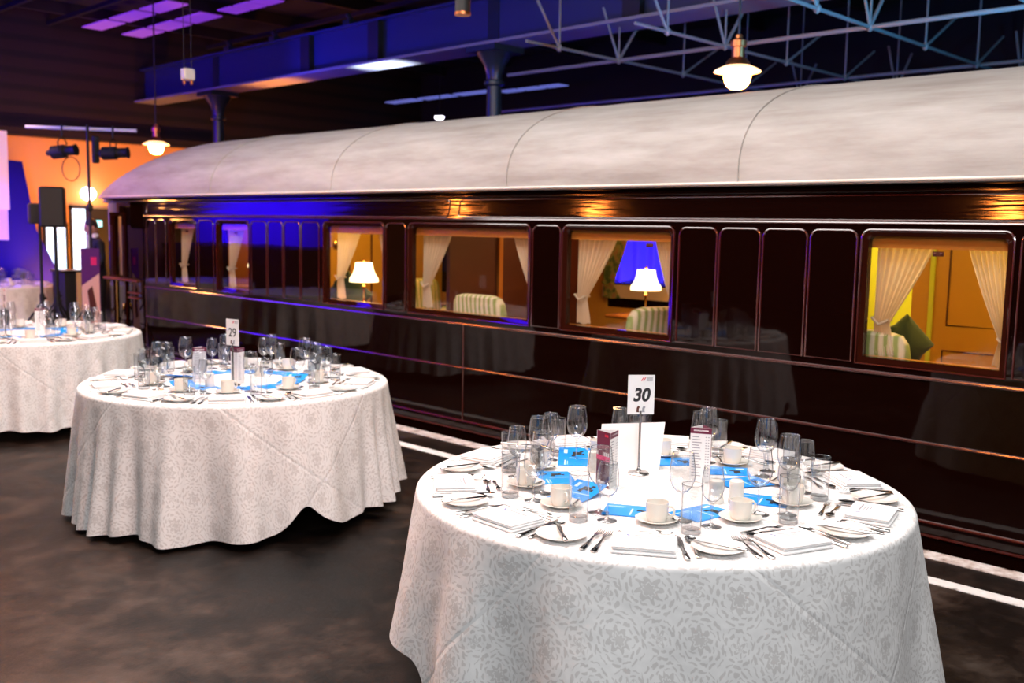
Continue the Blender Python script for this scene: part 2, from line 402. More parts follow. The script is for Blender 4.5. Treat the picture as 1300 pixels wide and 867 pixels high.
for (x0, x1, y0, y1, mt) in ((7.62, 7.98, 15.2, 18.6, 'sheet_glow'), (8.40, 8.80, 15.6, 18.7, 'sheet_glow'), (8.5, 8.85, 13.8, 15.3, 'sheet_glow'),
                             (14.55, 14.85, 15.2, 18.7, 'sheet_glow_blue'), (14.8, 15.1, 13.4, 15.2, 'sheet_glow_blue')):
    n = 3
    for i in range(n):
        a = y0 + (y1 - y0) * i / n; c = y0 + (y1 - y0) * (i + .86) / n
        z = 5.12 if mt == 'sheet_glow' else 4.5
        b = MB(); b.box(((x0 + x1) / 2, (a + c) / 2, z), (x1 - x0, c - a, .02)); struct(b.build('window_%d' % (len([o for o in bpy.data.objects if o.name.startswith('window_')]) + 1), M[mt], smooth=0))  # translucent roof sheets, their coloured lighting given as a glow

# overhead beam on iron columns
bm = MB(); bm.box((9.0, 9.0, 4.25), (.05, 22, .60)); bm.box((9.0, 9.0, 4.555), (.26, 22, .03))
beam = struct(bm.build('beam', M['beam'], smooth=0))
bf = MB(); bf.box((9.0, 9.0, 3.952), (.50, 22, .035)); struct(bf.build('bottom_flange', M['flange'], beam, smooth=0))
for yy in (13.3, 11.6, 7.0, 5.0):
    s = MB(); s.box((8.93, yy, 4.255), (.09, .24, .57)); struct(s.build('stiffener', M['black'], beam, smooth=0))
for yy in (15.6, 14.2, 12.2):
    s = MB(); s.box((8.93, yy, 4.60), (.14, .16, .07)); s.tube([(8.93, yy - .05, 4.62), (8.93, yy + .05, 4.72)], .04); struct(s.build('clamp', M['iron'], beam))
for i, yy in enumerate((9.24, 16.15, 2.3)):
    c = MB()
    c.lathe([(.16, -1), (.16, .25), (.12, .3), (.105, .5), (.095, 3.45)], (9, yy, 0), 20, cap0=True)
    col = struct(c.build('column', M['iron'])); 
    k = MB(); k.lathe([(.095, 3.45), (.13, 3.47), (.13, 3.51), (.10, 3.53), (.105, 3.60), (.14, 3.72), (.21, 3.82), (.23, 3.86)], (9, yy, 0), 20)
    k.box((9, yy, 3.895), (.52, .52, .07)); k.box((9.0, yy, 4.25), (.07, .2, .58)); struct(k.build('capital', M['iron'], col))
# roof trusses, each a lattice across the train
def truss(y, xs0, xs1, label):
    t = thing('roof_truss', label, 'roof truss', ((xs0 + xs1) / 2, y, 3.57), group='lattice roof trusses over the train')
    a = MB(); a.tube([(xs0, y, 3.57), (xs1, y, 3.57)], .017, 6); a.build('bottom_chord', M['truss'], t)
    r = .015
    for x, kind in ((8.0, 'l'), (9.0, 'v'), (10.25, 'h'), (11.65, 'h'), (13.1, 'v')):
        a = MB(); a.tube([(x, y, 3.53), (x, y, 5.38)], r * .8, 6); a.ell((x, y, 3.57), (.035, .035, .04), seg=10, rg=6)
        if kind == 'v': a.tube([(x, y, 3.57), (x - .30, y, 4.1)], r, 6); a.tube([(x, y, 3.57), (x + .42, y, 4.1)], r * 1.2, 6)
        elif kind == 'l': a.tube([(x, y, 3.57), (x - .35, y, 4.0)], r, 6)
        else: a.tube([(x, y, 3.57), (x + .75, y, 3.98)], r, 6)
        a.build('web_brace', M['truss'], t)
for i, y in enumerate((7.24, 5.85, 4.30, 2.9)):
    truss(y, 7.5, 15.5, ['pale lattice roof truss just right of the beam column',
          'pale lattice roof truss directly above the nearer pendant lamp', 'blue lit lattice roof truss right of the nearer pendant lamp',
          'blue lit lattice roof truss at the top right corner'][i])
tie = MB(); tie.tube([(9.0, 1.0, 3.57), (9.0, 9.0, 3.57)], .022, 8)
tag(tie.build('tie_rod', M['truss']), 'long pale steel tie rod running along the train through the truss nodes', 'tie rod', 'tie rods')
tie = MB(); tie.tube([(11.7, 1.0, 3.57), (11.7, 12.0, 3.57)], .02, 8)
tag(tie.build('tie_rod', M['truss']), 'thinner pale tie rod farther behind, crossing the roof trusses', 'tie rod', 'tie rods')

# ------------------------------------------------------------------ the railway carriage
XS, XF, Y0, Y1 = 5.40, 8.0, -2.4, 11.46
car = thing('railway_carriage', 'long dark brown varnished railway carriage with white roof and lit curtained windows', 'railway carriage', (6.7, 4.5, 0))
ZB, ZT = .945, 1.70         # window opening
WIN = [(1.745, 2.555), (3.835, 4.81), (5.13, 6.55), (6.885, 7.79), (9.105, 9.765), (10.21, 10.83), (-.4, .45)]
FARWIN = [(5.15, 6.45), (8.6, 9.4), (.3, 1.2)]
def rrect(y0, y1, z0, z1, r, n=6, bottom=False):
    p = []
    corners = [((y1 - r, z1 - r), 0), ((y0 + r, z1 - r), 90)]
    for (c, a0) in corners:
        for i in range(n + 1):
            a = math.radians(a0 + 90 * i / n); p.append((c[0] + r * math.cos(a), c[1] + r * math.sin(a)))
    if bottom:
        for (c, a0) in [((y0 + r, z0 + r), 180), ((y1 - r, z0 + r), 270)]:
            for i in range(n + 1):
                a = math.radians(a0 + 90 * i / n); p.append((c[0] + r * math.cos(a), c[1] + r * math.sin(a)))
    else: p += [(y0, z0), (y1, z0)]
    return p
def side_boxes(mb, wins, x, t, z0, z1, ya, yb):
    ws = sorted(wins); y = ya
    for a, b_ in ws:
        if a > y: mb.box((x, (y + a) / 2, (z0 + z1) / 2), (t, a - y, z1 - z0))
        y = b_
    if yb > y: mb.box((x, (y + yb) / 2, (z0 + z1) / 2), (t, yb - y, z1 - z0))
p = MB(); p.box((XS + .02, (Y0 + Y1) / 2, .30), (.04, Y1 - Y0, 1.20)); p.build('lower_side_panel', M['umber'], car)
p = MB(); p.box((XS + .02, (Y0 + Y1) / 2, .9225), (.04, Y1 - Y0, .045)); p.box((XS + .02, (Y0 + Y1) / 2, 1.72), (.04, Y1 - Y0, .04))
side_boxes(p, WIN, XS + .02, .04, ZB, ZT, Y0, Y1); p.build('window_side_panel', M['umber'], car)
# letterboard leaning inwards, cornice and gutter
LT = .024
p = MB(); p.rings([[(XS - .004, y, 1.737), (XS + LT, y, 1.905), (XS + .08, y, 1.905), (XS + .08, y, 1.737)] for y in (Y0, Y1)], None, 0, True, True)
p.build('letterboard', M['cornice'], car)
prof = [(XS + .018, 1.900), (XS + .004, 1.903), (XS - .004, 1.912), (XS - .002, 1.922), (XS + .010, 1.930), (XS + .014, 1.940), (XS + .002, 1.944), (XS - .010, 1.956), (XS - .016, 1.966), (XS - .016, 1.975), (XS + .06, 1.978), (XS + .08, 1.90)]
YR = 12.75
p = MB(); p.rings([[(x, y, z) for x, z in prof] for y in (Y0, 11.5)], None, 0, True, True)
ring2 = []
def endx(y):   # plan of the tapered end
    u = max(0, min(1, (y - 11.5) / 1.3)); return .03 * u * u + .06 * max(0, (u - .6) / .4) ** 2.2
p.rings([[(x + endx(y), y, z) for x, z in prof] for y in [11.5 + 1.28 * i / 14 for i in range(15)]], None, 0, True, True)
p.build('cornice', M['cornice'], car)
def bead(pts, r=.006, closed=False): q = MB(); q.tube(pts, r, 8, closed=closed); return q.build('beading', M['bead'], car)
for z, r in ((.900, .011), (.547, .009), (.112, .010), (1.737, .008)):
    bead([(XS - .002, Y0, z), (XS - .002, Y1, z)], r)
for y in (5.852, 11.45, .2): bead([(XS - .001, y, .112), (XS - .001, y, .9)], .006)
for a, b_ in ((-2.3, 5.93), (6.05, 11.40)):
    q = rrect(a, b_, 1.752, 1.892, .035, 5, True)
    bead([(XS + (z - 1.737) * .1667 - .006, y, z) for y, z in q], .005, True)
PAN = [(1.42, 1.71), (2.582, 2.868), (2.889, 3.180), (3.201, 3.488), (3.508, 3.794), (4.83, 5.105), (6.59, 6.855), (7.86, 8.15), (8.18, 8.45), (8.48, 8.745), (8.775, 9.06), (9.83, 10.15), (10.92, 11.15), (11.18, 11.40), (1.12, 1.40), (.82, 1.10), (.50, .80)]
for a, b_ in PAN:
    bead([(XS - .001, y, z) for y, z in rrect(a, b_, .950, 1.695, .05)], .006, True)
for a, b_ in WIN:
    bead([(XS - .002, y, z) for y, z in rrect(a, b_, .945, 1.70, .05)], .0065, True)
    f = MB(); n = 6
    o_ = rrect(a, b_, .945, 1.70, .05, n); i_ = rrect(a + .035, b_ - .035, .985, 1.665, .035, n)
    f.rings([[(XS + .002, y, z) for y, z in o_], [(XS - .002, y, z) for y, z in rrect(a + .012, b_ - .012, .957, 1.69, .045, n)], [(XS + .010, y, z) for y, z in i_], [(XS + .055, y, z) for y, z in i_], [(XS + .055, y, z) for y, z in o_]])
    f.build('window_frame', M['frame'], car)
    f = MB(); f.box((XS + .030, (a + b_) / 2, 1.325), (.004, b_ - a - .06, .70)); f.build('window_glass', M['pane'], car)
    f = MB(); f.prism([(XS + .06, 1.60), (XS + .085, 1.60), (XS + .10, 1.64), (XS + .10, 1.70), (XS + .06, 1.70)], 'y', a, b_)
    # prism on the y axis expects (x, z)
    f.build('pelmet', M['orange_wood'], car)
    f = MB(); f.box((XS + .075, (a + b_) / 2, .965), (.05, b_ - a, .04)); f.build('window_sill', M['orange_wood'], car)
for yy in (2.14, 4.06, 9.42, 10.48):
    f = MB(); f.box((XS + .036, yy, 1.575), (.006, .06, .026), bev=.002)
    for d in (-.016, .016): f.ell((XS + .032, yy + d, 1.575), (.006, .008, .008), seg=8, rg=6)
    f.build('window_catch', M['mahogany'], car)
# far side, floor, inner ceiling, bulkheads
p = MB(); p.box((XF - .02, (Y0 + Y1) / 2, .42), (.04, Y1 - Y0, 1.05)); p.box((XF - .02, (Y0 + Y1) / 2, 1.84), (.04, Y1 - Y0, .28))
side_boxes(p, FARWIN, XF - .02, .04, ZB, ZT, Y0, Y1); p.box((XF - .02, (Y0 + Y1) / 2, 1.04), (.04, Y1 - Y0, .20)); p.build('far_side_panel', M['umber'], car)
p = MB(); p.box((XF - .06, (Y0 + Y1) / 2, .52), (.03, Y1 - Y0, .75)); p.box((XF - .06, (Y0 + Y1) / 2, 1.84), (.03, Y1 - Y0, .26))
side_boxes(p, FARWIN, XF - .06, .03, .895, 1.71, Y0, Y1); p.build('wall_panelling', M['ochre'], car)
for a, b_, z0, z1 in ((2.5, 3.02, .98, 1.66), (2.45, 3.04, .22, .78), (3.5, 4.4, .98, 1.66), (7.0, 8.2, .98, 1.66), (10.0, 11.0, .98, 1.66), (1.3, 2.1, .98, 1.66)):
    q = MB(); q.tube([(XF - .078, y, z) for y, z in ((a, z0), (b_, z0), (b_, z1), (a, z1))], .008, 6, closed=True); q.build('panel_inlay', M['mahogany'], car)
q = MB(); q.box((XF - .08, 3.15, .95), (.02, .035, 1.5)); q.build('panel_strip', M['lime'], car)
p = MB(); p.box(((XS + XF) / 2, (Y0 + Y1) / 2, .12), (XF - XS - .09, Y1 - Y0, .04)); p.build('carriage_floor', M['mahogany'], car)
p = MB(); p.box(((XS + XF) / 2, (Y0 + Y1) / 2, 1.955), (XF - XS - .2, Y1 - Y0, .02)); p.build('inner_ceiling', M['ochre'], car)
def bulkhead(y, x0, x1, m):
    p = MB(); p.box(((x0 + x1) / 2, y, 1.04), (x1 - x0, .04, 1.79)); p.build('bulkhead', M[m], car)
q = MB(); q.box((XF - .085, 5.8, 1.06), (.03, 1.36, .13)); q.build('window_ledge', M['curtain'], car)
bulkhead(6.72, 6.0, 7.85, 'mahogany'); bulkhead(8.92, XS + .1, 7.85, 'ochre'); bulkhead(Y0 + .1, XS + .1, 7.9, 'ochre'); bulkhead(1.0, 6.3, 7.85, 'ochre')
p = MB(); p.box((6.3, 2.80, .93), (.75, .03, 1.5)); p.build('fabric_panel', M['lime'], car)
p = MB(); p.box((6.62, 6.68, 1.04), (.05, .03, 1.75)); p.build('door_post', M['orange_wood'], car)
for x in (6.2, 6.5, 6.8):
    p = MB(); p.box((x, 8.89, 1.04), (.012, .02, 1.7)); p.build('panel_inlay', M['mahogany'], car)
p = MB(); p.lathe([(.03, 0), (.045, .008), (.03, .016), (.012, .016)], (0, 0, 0), 16, Matrix.Translation((6.33, 8.875, 1.47)) @ Matrix.Rotation(PI / 2, 4, 'X')); p.build('wall_bell', M['brass'], car)
# roof with domed end
RB, RA, RX = .71, 1.345, 6.7
def roof_section(y):
    u = max(0, (y - 10.9) / 1.92); u = min(u, 1)
    rise = RB * math.sqrt(max(1 - u ** 2.1, 0.012)); v = max(0, min(1, (y - 11.9) / .92)); wx = RA * (1 - .07 * v ** 2.6)
    R = []
    for i in range(41):
        t = PI * i / 40; cx, cz = math.cos(t), math.sin(t)
        R.append((RX - wx * math.copysign(abs(cx) ** .92, cx), y, 1.975 + rise * cz ** .92))
    return R
ys = [Y0 + (10.9 - Y0) * i / 12 for i in range(13)] + [10.9 + 1.92 * math.sin(PI / 2 * i / 18) for i in range(1, 19)]
R = [roof_section(y) for y in ys]
p = MB(); p.rings(R, closed=False); p.rings([[(x, y, z - .02) for x, y, z in r] for r in R], closed=False)
p.add([R[0][i] for i in range(41)], [tuple(range(41))])
p.add(R[-1], [tuple(range(40, -1, -1))])
p.build('roof', M['roof'], car)
lip = [r[0] for r in R]
p = MB(); p.tube([(x - .004, y, z - .004) for x, y, z in lip], .009, 8); p.build('roof_edge', M['lamp_brim'], car)
for yy in (3.35, 5.35, 7.6, 9.8, 1.0):
    s = [(x - (.003 if i < 20 else -.003), y + .03 * math.sin(i * .16), z + .003) for i, (x, y, z) in enumerate(roof_section(yy))]
    p = MB(); p.tube(s, .0055, 6); p.build('roof_seam', M['roof'], car)
# vestibule end with door
p = MB()
def vx(y): return XS + .06 + endx(y) * .9
vy = [11.46 + 1.2 * i / 10 for i in range(11)]
def vstrip(ya, yb, za, zb):
    yy = [ya + (yb - ya) * i / 8 for i in range(9)]
    p.rings([[(vx(y), y, za), (vx(y), y, zb), (vx(y) + .05, y, zb), (vx(y) + .05, y, za)] for y in yy], None, 0, True, True)
vstrip(11.46, 12.72, -.3, 1.0); vstrip(11.46, 12.72, 1.73, 1.91); vstrip(11.46, 12.17, 1.0, 1.73); vstrip(12.44, 12.72, 1.0, 1.73)
p.box((7.0, 12.70, .8), (2.2, .06, 2.2)); p.build('vestibule', M['umber'], car)
dr = MB()
for (a, b_, z0, z1) in ((12.10, 12.17, .1, 1.78), (12.44, 12.51, .1, 1.78), (12.17, 12.44, 1.73, 1.78), (12.17, 12.44, .94, 1.0)):
    dr.box((vx(12.3) - .008, (a + b_) / 2, (z0 + z1) / 2), (.04, b_ - a, z1 - z0))
door = dr.build('carriage_door', M['frame'], car)
q = MB(); q.box((vx(12.3) + .01, 12.305, 1.365), (.004, .28, .74)); q.build('window_glass', M['pane'], door)
q = MB(); q.tube([(vx(12.3) - .05, 12.30, .2), (vx(12.3) - .05, 12.30, .93)], .014); q.build('handrail', M['brass'], door)
q = MB(); q.ell((vx(12.1) - .04, 12.12, .62), (.02, .02, .045)); q.build('door_handle', M['brass'], door)
q = MB(); q.box((vx(12.2) - .03, 12.2, .955), (.06, .95, .035), bev=.01); q.build('vestibule_ledge', M['copper'], car)
for z in (.80, .74): 
    q = MB(); q.box((vx(11.9) - .02, 11.86, z), (.03, .30, .02), bev=.005); q.build('step_bar', M['copper'], car)
p = MB(); p.box((7.2, 12.15, 1.2), (.05, 1.0, 1.4)); p.build('vestibule_lining', M['orange_wood'], car)
# underframe and footboard
p = MB(); p.box((6.7, 4.5, -.55), (2.2, 13.5, .5)); p.build('underframe', M['black'], car)
p = MB(); p.box((XS - .03, 4.5, -.12), (.10, 13.6, .03)); p.build('footboard', M['black_gloss'], car)
p = MB(); p.box((XS - .005, 4.5, .04), (.012, 13.8, .012)); p.build('beading', M['bead'], car)
def wheel(y):
    for x in (6.0, 7.4):
        q = MB(); q.lathe([(.05, -.06), (.38, -.06), (.42, -.02), (.42, .05), (.05, .06)], (0, 0, 0), 24, Matrix.Translation((x, y, -.58)) @ Matrix.Rotation(PI / 2, 4, 'Y')); q.build('wheel', M['iron'], car)
for y in (-1.4, 1.0, 8.5, 10.9): wheel(y)
# lamps inside the carriage ceiling
for (x, y, pw, c) in ((6.5, 2.0, 62, (1, .72, .15)), (6.9, 4.3, 42, (1, .60, .20)), (7.3, 5.8, 9, (1, .50, .22)), (6.3, 7.8, 46, (1, .68, .16)), (5.90, 12.25, 26, (1, .50, .22)), (6.2, 9.9, 5, (1, .5, .35))):
    light('POINT', 'carriage_ceiling_lamp', (x, y, 1.86), pw, c, size=.06)

# ------------------------------------------------------------------ curtains, lamps and furniture inside the carriage
def curtain(ya, sgn, top, neck, foot, x=5.535, z1=1.62, z0=.99, zt=1.17, n=8, sx=1, m='curtain', name='curtain'):
    q = MB(); R = []; NZ, NS = 26, 72
    for i in range(NZ + 1):
        z = z1 + (z0 - z1) * i / NZ
        if z > zt: u = (z1 - z) / (z1 - zt); wd = top + (neck - top) * (u ** 1.15); sh = 0
        else: u = (zt - z) / max(zt - z0, .01); wd = neck + (foot - neck) * u ** .8
        amp = .016 * (.55 + .45 * wd / top)
        R.append([(x + sx * amp * math.sin(2 * PI * n * j / NS + .5 * math.sin(7 * j / NS)), ya + sgn * wd * (j / NS), z + .006 * math.sin(9 * j / NS)) for j in range(NS + 1)])
    q.rings(R, closed=False)
    o = q.build(name, M[m], smooth=80)
    t = MB(); tz = zt; t.tube([(x - .03, ya, tz + .03), (x - .035, ya + sgn * neck * .5, tz - .005), (x - .03, ya + sgn * neck, tz + .02), (x + .03, ya + sgn * neck, tz + .02), (x + .03, ya, tz + .03)], .008, 6, closed=True)
    t.build('tieback', M[m], o); return o
WN = {0: 'the nearest carriage window at right', 1: 'the carriage window showing the blue light', 2: 'the wide dark wood carriage window',
      3: 'the carriage window left of the wide one', 4: 'the carriage window amid the blue reflection', 5: 'the leftmost carriage side window'}
for i in range(6):
    a, b_ = WIN[i]; W_ = b_ - a
    c = curtain(b_ - .035, -1, min(.36, W_ * (.40 if i != 4 and i != 5 else .46)), .09, .13)
    tag(c, 'cream curtain tied back on the left of ' + WN[i], 'curtain', 'carriage window curtains')
    c = curtain(a + .035, 1, min(.27, W_ * (.30 if i == 0 else .22)), .05, .08, zt=1.12)
    tag(c, 'cream curtain tied back on the right of ' + WN[i], 'curtain', 'carriage window curtains')
a, b_ = FARWIN[0]
c = curtain(b_, -1, .30, .12, .22, x=7.88, zt=1.12, m='green_curtain'); tag(c, 'dark green floral curtain at the far side window behind the lamp', 'curtain')
c = curtain(a, 1, .22, .08, .12, x=7.88, zt=1.12, m='green_curtain'); tag(c, 'green floral curtain at the right edge of the far side carriage window', 'curtain')
c = curtain(12.66, -1, .34, .30, .32, x=5.585, z1=1.74, z0=1.0, zt=1.2, n=6); tag(c, 'cream curtain behind the end door window at the far left', 'curtain')

def table_lamp(x, y, z, label):
    t = thing('table_lamp', label, 'table lamp', (x, y, z), group='lit table lamps in the carriage')
    q = MB(); q.lathe([(.055, 0), (.055, .012), (.03, .02), (.012, .04), (.016, .07), (.010, .09), (.013, .13), (.009, .17), (.018, .185), (.008, .20), (.006, .30)], (x, y, z), 16, cap0=True, cap1=True); q.build('lamp_stem', M['brass'], t)
    q = MB(); n = 24; R = []
    for r, zz in ((.135, .225), (.132, .262), (.105, .30), (.088, .35), (.078, .41)):
        R.append([(x + r * (1 + .04 * math.cos(8 * 2 * PI * j / n)) * math.cos(2 * PI * j / n), y + r * (1 + .04 * math.cos(8 * 2 * PI * j / n)) * math.sin(2 * PI * j / n), z + zz) for j in range(n)])
    q.rings(R); q.build('lamp_shade', M['shade'], t)
    q = MB(); q.ell((x, y, z + .43), (.012, .012, .018), seg=10, rg=6); q.build('finial', M['brass'], t)
    light('POINT', 'table_lamp_bulb', (x, y, z + .30), 5, (1, .62, .25), size=.03)
table_lamp(7.26, 5.45, .912, 'glowing cream shaded table lamp in the window with blue light')
table_lamp(5.80, 7.70, .912, 'glowing cream shaded table lamp in the window left of the wide one')
table_lamp(6.6, 10.9, .912, 'small glowing table lamp behind the window amid the blue reflection')
def saloon_table(x, y, label, sx=.5, sy=.62):
    t = thing('saloon_table', label, 'table', (x, y, .14))
    q = MB(); q.box((x, y, .895), (sx, sy, .03), bev=.01); q.build('table_top', M['orange_wood'], t)
    q = MB(); q.lathe([(.16, .14), (.15, .17), (.04, .2), (.035, .5), (.05, .6), (.03, .7), (.08, .88)], (x, y, 0), 14, cap0=True, cap1=True); q.build('pedestal', M['mahogany'], t)
saloon_table(7.3, 5.45, 'wooden saloon table under the lamp in the window with blue light')
saloon_table(5.80, 7.72, 'wooden saloon table under the lamp in the window left of the wide one', .4, .5)
saloon_table(6.6, 10.9, 'wooden saloon table under the far lamp in the carriage', .4, .5)
def armchair(x, y, rz, label):
    t = thing('armchair', label, 'armchair', (x, y, .14), rz, 'upholstered carriage armchairs')
    t.rotation_euler = (0, 0, 0)
    def P(q, name, m): return q.build(name, M[m], t)
    q = MB(); q.box((x, y, .46), (.52, .56, .16), bev=.05); P(q, 'seat', 'upholstery')
    q = MB(); R = []
    for zz, k in ((.42, .92), (.5, 1), (.85, 1.02), (.93, .98), (.98, .86), (1.0, .6)):
        R.append([(x + .26 + .07 * math.copysign(abs(math.cos(2 * PI * j / 24)) ** .6, math.cos(2 * PI * j / 24)) * min(1, k + .1) + (zz - .5) * .12,
                   y + .29 * k * math.copysign(abs(math.sin(2 * PI * j / 24)) ** .6, math.sin(2 * PI * j / 24)), zz + .12) for j in range(24)])
    q.rings(R, None, 0, True, True); P(q, 'backrest', 'upholstery')
    for s in (-1, 1):
        q = MB(); q.box((x + .02, y + s * .31, .62), (.50, .10, .42), bev=.04); P(q, 'armrest', 'upholstery')
        for dx in (-.2, .22):
            q = MB(); q.tube([(x + dx, y + s * .28, .14), (x + dx, y + s * .28, .42)], [.018, .026], 8); P(q, 'leg', 'mahogany')
    t.rotation_euler = (0, 0, rz); return t
armchair(5.90, 2.62, PI, 'cream striped armchair in the nearest carriage window at right')
armchair(6.05, 4.62, -PI / 2 - .3, 'green striped armchair in front of the lamp and blue light')
armchair(6.0, 5.98, PI, 'cream striped armchair in the wide carriage window')
armchair(6.9, 7.9, PI / 2, 'striped armchair beside the lamp left of the wide window')
def cushion(x, y, z, rz, m, label, s=.19, tilt=.15):
    q = MB(); n = 24; R = []
    for i in range(9):
        v = -1 + 2 * i / 8; k = math.sqrt(max(0, 1 - abs(v) ** 2.2)); 
        R.append([(s * (.18 + .82 * k) * (1.12 if j % 6 == 3 else 1) * (math.cos(a_) / max(abs(math.cos(a_)), abs(math.sin(a_))) * .9), v * .065,
                   s * (.18 + .82 * k) * (math.sin(a_) / max(abs(math.cos(a_)), abs(math.sin(a_))) * .9)) for j in range(n) for a_ in [2 * PI * j / n + PI / 4]])
    q.rings(R, Matrix.Rotation(tilt, 4, 'X') @ Matrix.Rotation(PI / 4, 4, 'Y'), 0, True, True)
    o = q.build('cushion', M[m]); o.location = (x, y, z); o.rotation_euler = (0, 0, rz)
    return tag(o, label, 'cushion')
cushion(6.30, 2.66, .98, -.75, 'dark_green', 'dark green pointed cushion beside the armchair in the nearest carriage window', .155)
cushion(5.90, 8.08, .99, -.7, 'dark_green', 'green cushion leaning left of the lamp in the carriage')
# blue lit drape standing beyond the carriage
q = MB(); R = []
for i in range(121):
    y = 6.6 + 5.0 * i / 120; R.append([(11.6 + .05 * math.sin(i * .9), y, .9), (11.6 + .05 * math.sin(i * .9 + .2), y, 2.5)])
q.rings(R, closed=False)
sd = q.build('stage_drape', M['drape'], smooth=80); q = MB(); q.box((11.56, 9.1, .46), (.06, 5.0, .9)); q.build('dark_skirting', M['black'], sd, smooth=0)
tag(sd, 'blue lit pleated drape seen through the carriage behind the table lamp', 'drape')
light('SPOT', 'drape_uplight', (10.6, 8.8, .5), 260, (.10, .06, 1), (11.6, 8.8, 1.5), size=.05, angle=130, blend=.7)

# ------------------------------------------------------------------ pendant lamps
def pendant(x, y, z, label, pw=26, s=1.0):
    t = thing('pendant_lamp', label, 'pendant lamp', (x, y, z), group='glowing copper pendant lamps')
    q = MB(); q.tube([(x, y, z + .34 * s), (x, y, 5.38)], .012, 6); q.build('cord', M['cable'], t)
    q = MB(); q.lathe([(.012, .36), (.03, .35), (.034, .32), (.05, .31), (.07, .30), (.07, .25), (.055, .245), (.055, .16), (.075, .15), (.10, .12), (.115, .085)], (x, y, z), 20, cap0=True)
    q.build('lamp_cap', M['copper'], t)
    q = MB(); q.lathe([(.085, .10), (.12, .085), (.17, .062), (.20, .045), (.203, .036), (.198, .034), (.16, .045), (.10, .065)], (x, y, z), 28); q.build('lamp_shade', M['lit_brim'], t)
    q = MB(); q.lathe([(.10, .055), (.118, .03), (.115, -.02), (.095, -.075), (.06, -.105), (.001, -.115)], (x, y, z), 20, cap1=True); q.build('glass_bowl', M['bulb'], t)
pendant(7.72, 4.88, 3.03, 'copper pendant lamp glowing orange just above the carriage roof at right')
pendant(7.44, 15.3, 2.85, 'glowing pendant lamp above the far rounded end of the carriage roof')
for (y, l) in ((3.0, 'copper pendant lamp over the aisle beside the nearest table'), (7.55, 'copper pendant lamp over the aisle between the farther tables'), (9.9, 'copper pendant lamp over the aisle past the far table')):
    pendant(2.0, y, 3.12, l, 30)

# ------------------------------------------------------------------ table linen
TABLES = [('30', (2.944, 2.124)), ('29', (3.06, 5.30)), ('28', (3.032, 8.613)), ('27', (4.86, 15.25))]
def gs(x, m, s): return math.exp(-((x - m) / s) ** 2)
def banquet_cloth(c, hem, seed, nf, amp, label, flare=lambda a: 0, fine=lambda a: 0):
    rnd = random.Random(seed); ph = [rnd.uniform(0, 2 * PI) for _ in range(6)]
    NS = 420; rings = []; uvs = []; uv2 = []
    T2 = lambda th: ((th - math.radians(60)) % (2 * PI)) * .92
    def fold(th):
        w_ = th + .16 * math.sin(2 * th + ph[0]) + .10 * math.sin(3 * th + ph[1])
        f = math.cos(nf * w_ + ph[2]); f = math.copysign(abs(f) ** .8, f)
        return f * (.75 + .45 * math.sin(3 * th + ph[3])) + .30 * math.sin((nf // 2 + 2) * th + ph[4])
    prof = [(0.001, 0), (.2, 0), (.4, 0), (.6, 0), (.75, 0), (.84, 0), (.868, 0)]
    for k in range(1, 6):
        a = PI / 2 * k / 5; prof.append((.868 + .022 * math.sin(a), -.022 * (1 - math.cos(a))))
    rho = 0; last = None
    for r, z in prof:
        if last: rho += math.hypot(r - last[0], z - last[1])
        last = (r, z)
        ring = []
        for j in range(NS):
            th = 2 * PI * j / NS; ring.append((c[0] + r * math.cos(th), c[1] + r * math.sin(th), .74 + z)); uvs.append((rho * math.cos(th), rho * math.sin(th))); uv2.append((T2(th), rho - .9))
        rings.append(ring)
    ND = 30
    for i in range(1, ND + 1):
        ring = []
        for j in range(NS):
            th = 2 * PI * j / NS; H = .718 - hem(math.degrees(th if th <= PI else th - 2 * PI)); s = i / ND * H; u = i / ND
            d = s / .718
            ad = math.degrees(th if th <= PI else th - 2 * PI)
            rr = .890 + .075 * d ** .9 + amp * d ** 1.05 * (fold(th) * (1 - .5 * fine(ad)) + fine(ad) * .55 * math.cos(38 * th + .8 * math.sin(5 * th))) + .012 * math.sin(5 * th + ph[5]) * d + d * flare(math.degrees(th if th <= PI else th - 2 * PI))
            ring.append((c[0] + rr * math.cos(th), c[1] + rr * math.sin(th), .718 - s)); uvs.append(((rho + s) * math.cos(th), (rho + s) * math.sin(th))); uv2.append((T2(th), rho + s - .9))
        rings.append(ring)
    q = MB(); q.rings(rings, None, 0, True, False); q.uv = uvs; q.uv2 = uv2
    o = q.build('tablecloth', M['cloth'], smooth=75)
    return tag(o, label, 'tablecloth', 'white damask tablecloths')
def hem30(a): return .06 + .015 * math.sin(a * .11) + .20 * (1 / (1 + math.exp((a - 163) / 1.5))) * (1 / (1 + math.exp((120 - a) / 4)))
def hem29(a): return .035 + .012 * math.sin(a * .15) + .16 * gs(a, -100, 5.5) + .06 * gs(a, -92, 6) + .03 * gs(a, -75, 12) + .06 * gs(a, -45, 22)
banquet_cloth(TABLES[0][1], hem30, 3, 11, .066, 'white damask tablecloth to the floor on the nearest table, numbered 30', lambda a: .05 * gs(a, 150, 16))
banquet_cloth(TABLES[1][1], hem29, 11, 22, .058, 'white damask tablecloth with lifted hem on the table numbered 29', lambda a: .035 * gs(a, -97, 6), lambda a: min(1, gs(a, -165, 26) + gs(a, -55, 22)))
banquet_cloth(TABLES[2][1], lambda a: .09 + .01 * math.sin(a * .2), 5, 21, .058, 'white damask tablecloth cut by the left edge behind table 29', lambda a: 0, lambda a: .6)
banquet_cloth(TABLES[3][1], lambda a: .06, 8, 18, .045, 'pinkish tablecloth on the farthest table below the blue panel')
EXTRA = [('x', (2.83, 11.85)), ('y', (2.83, 15.1))]
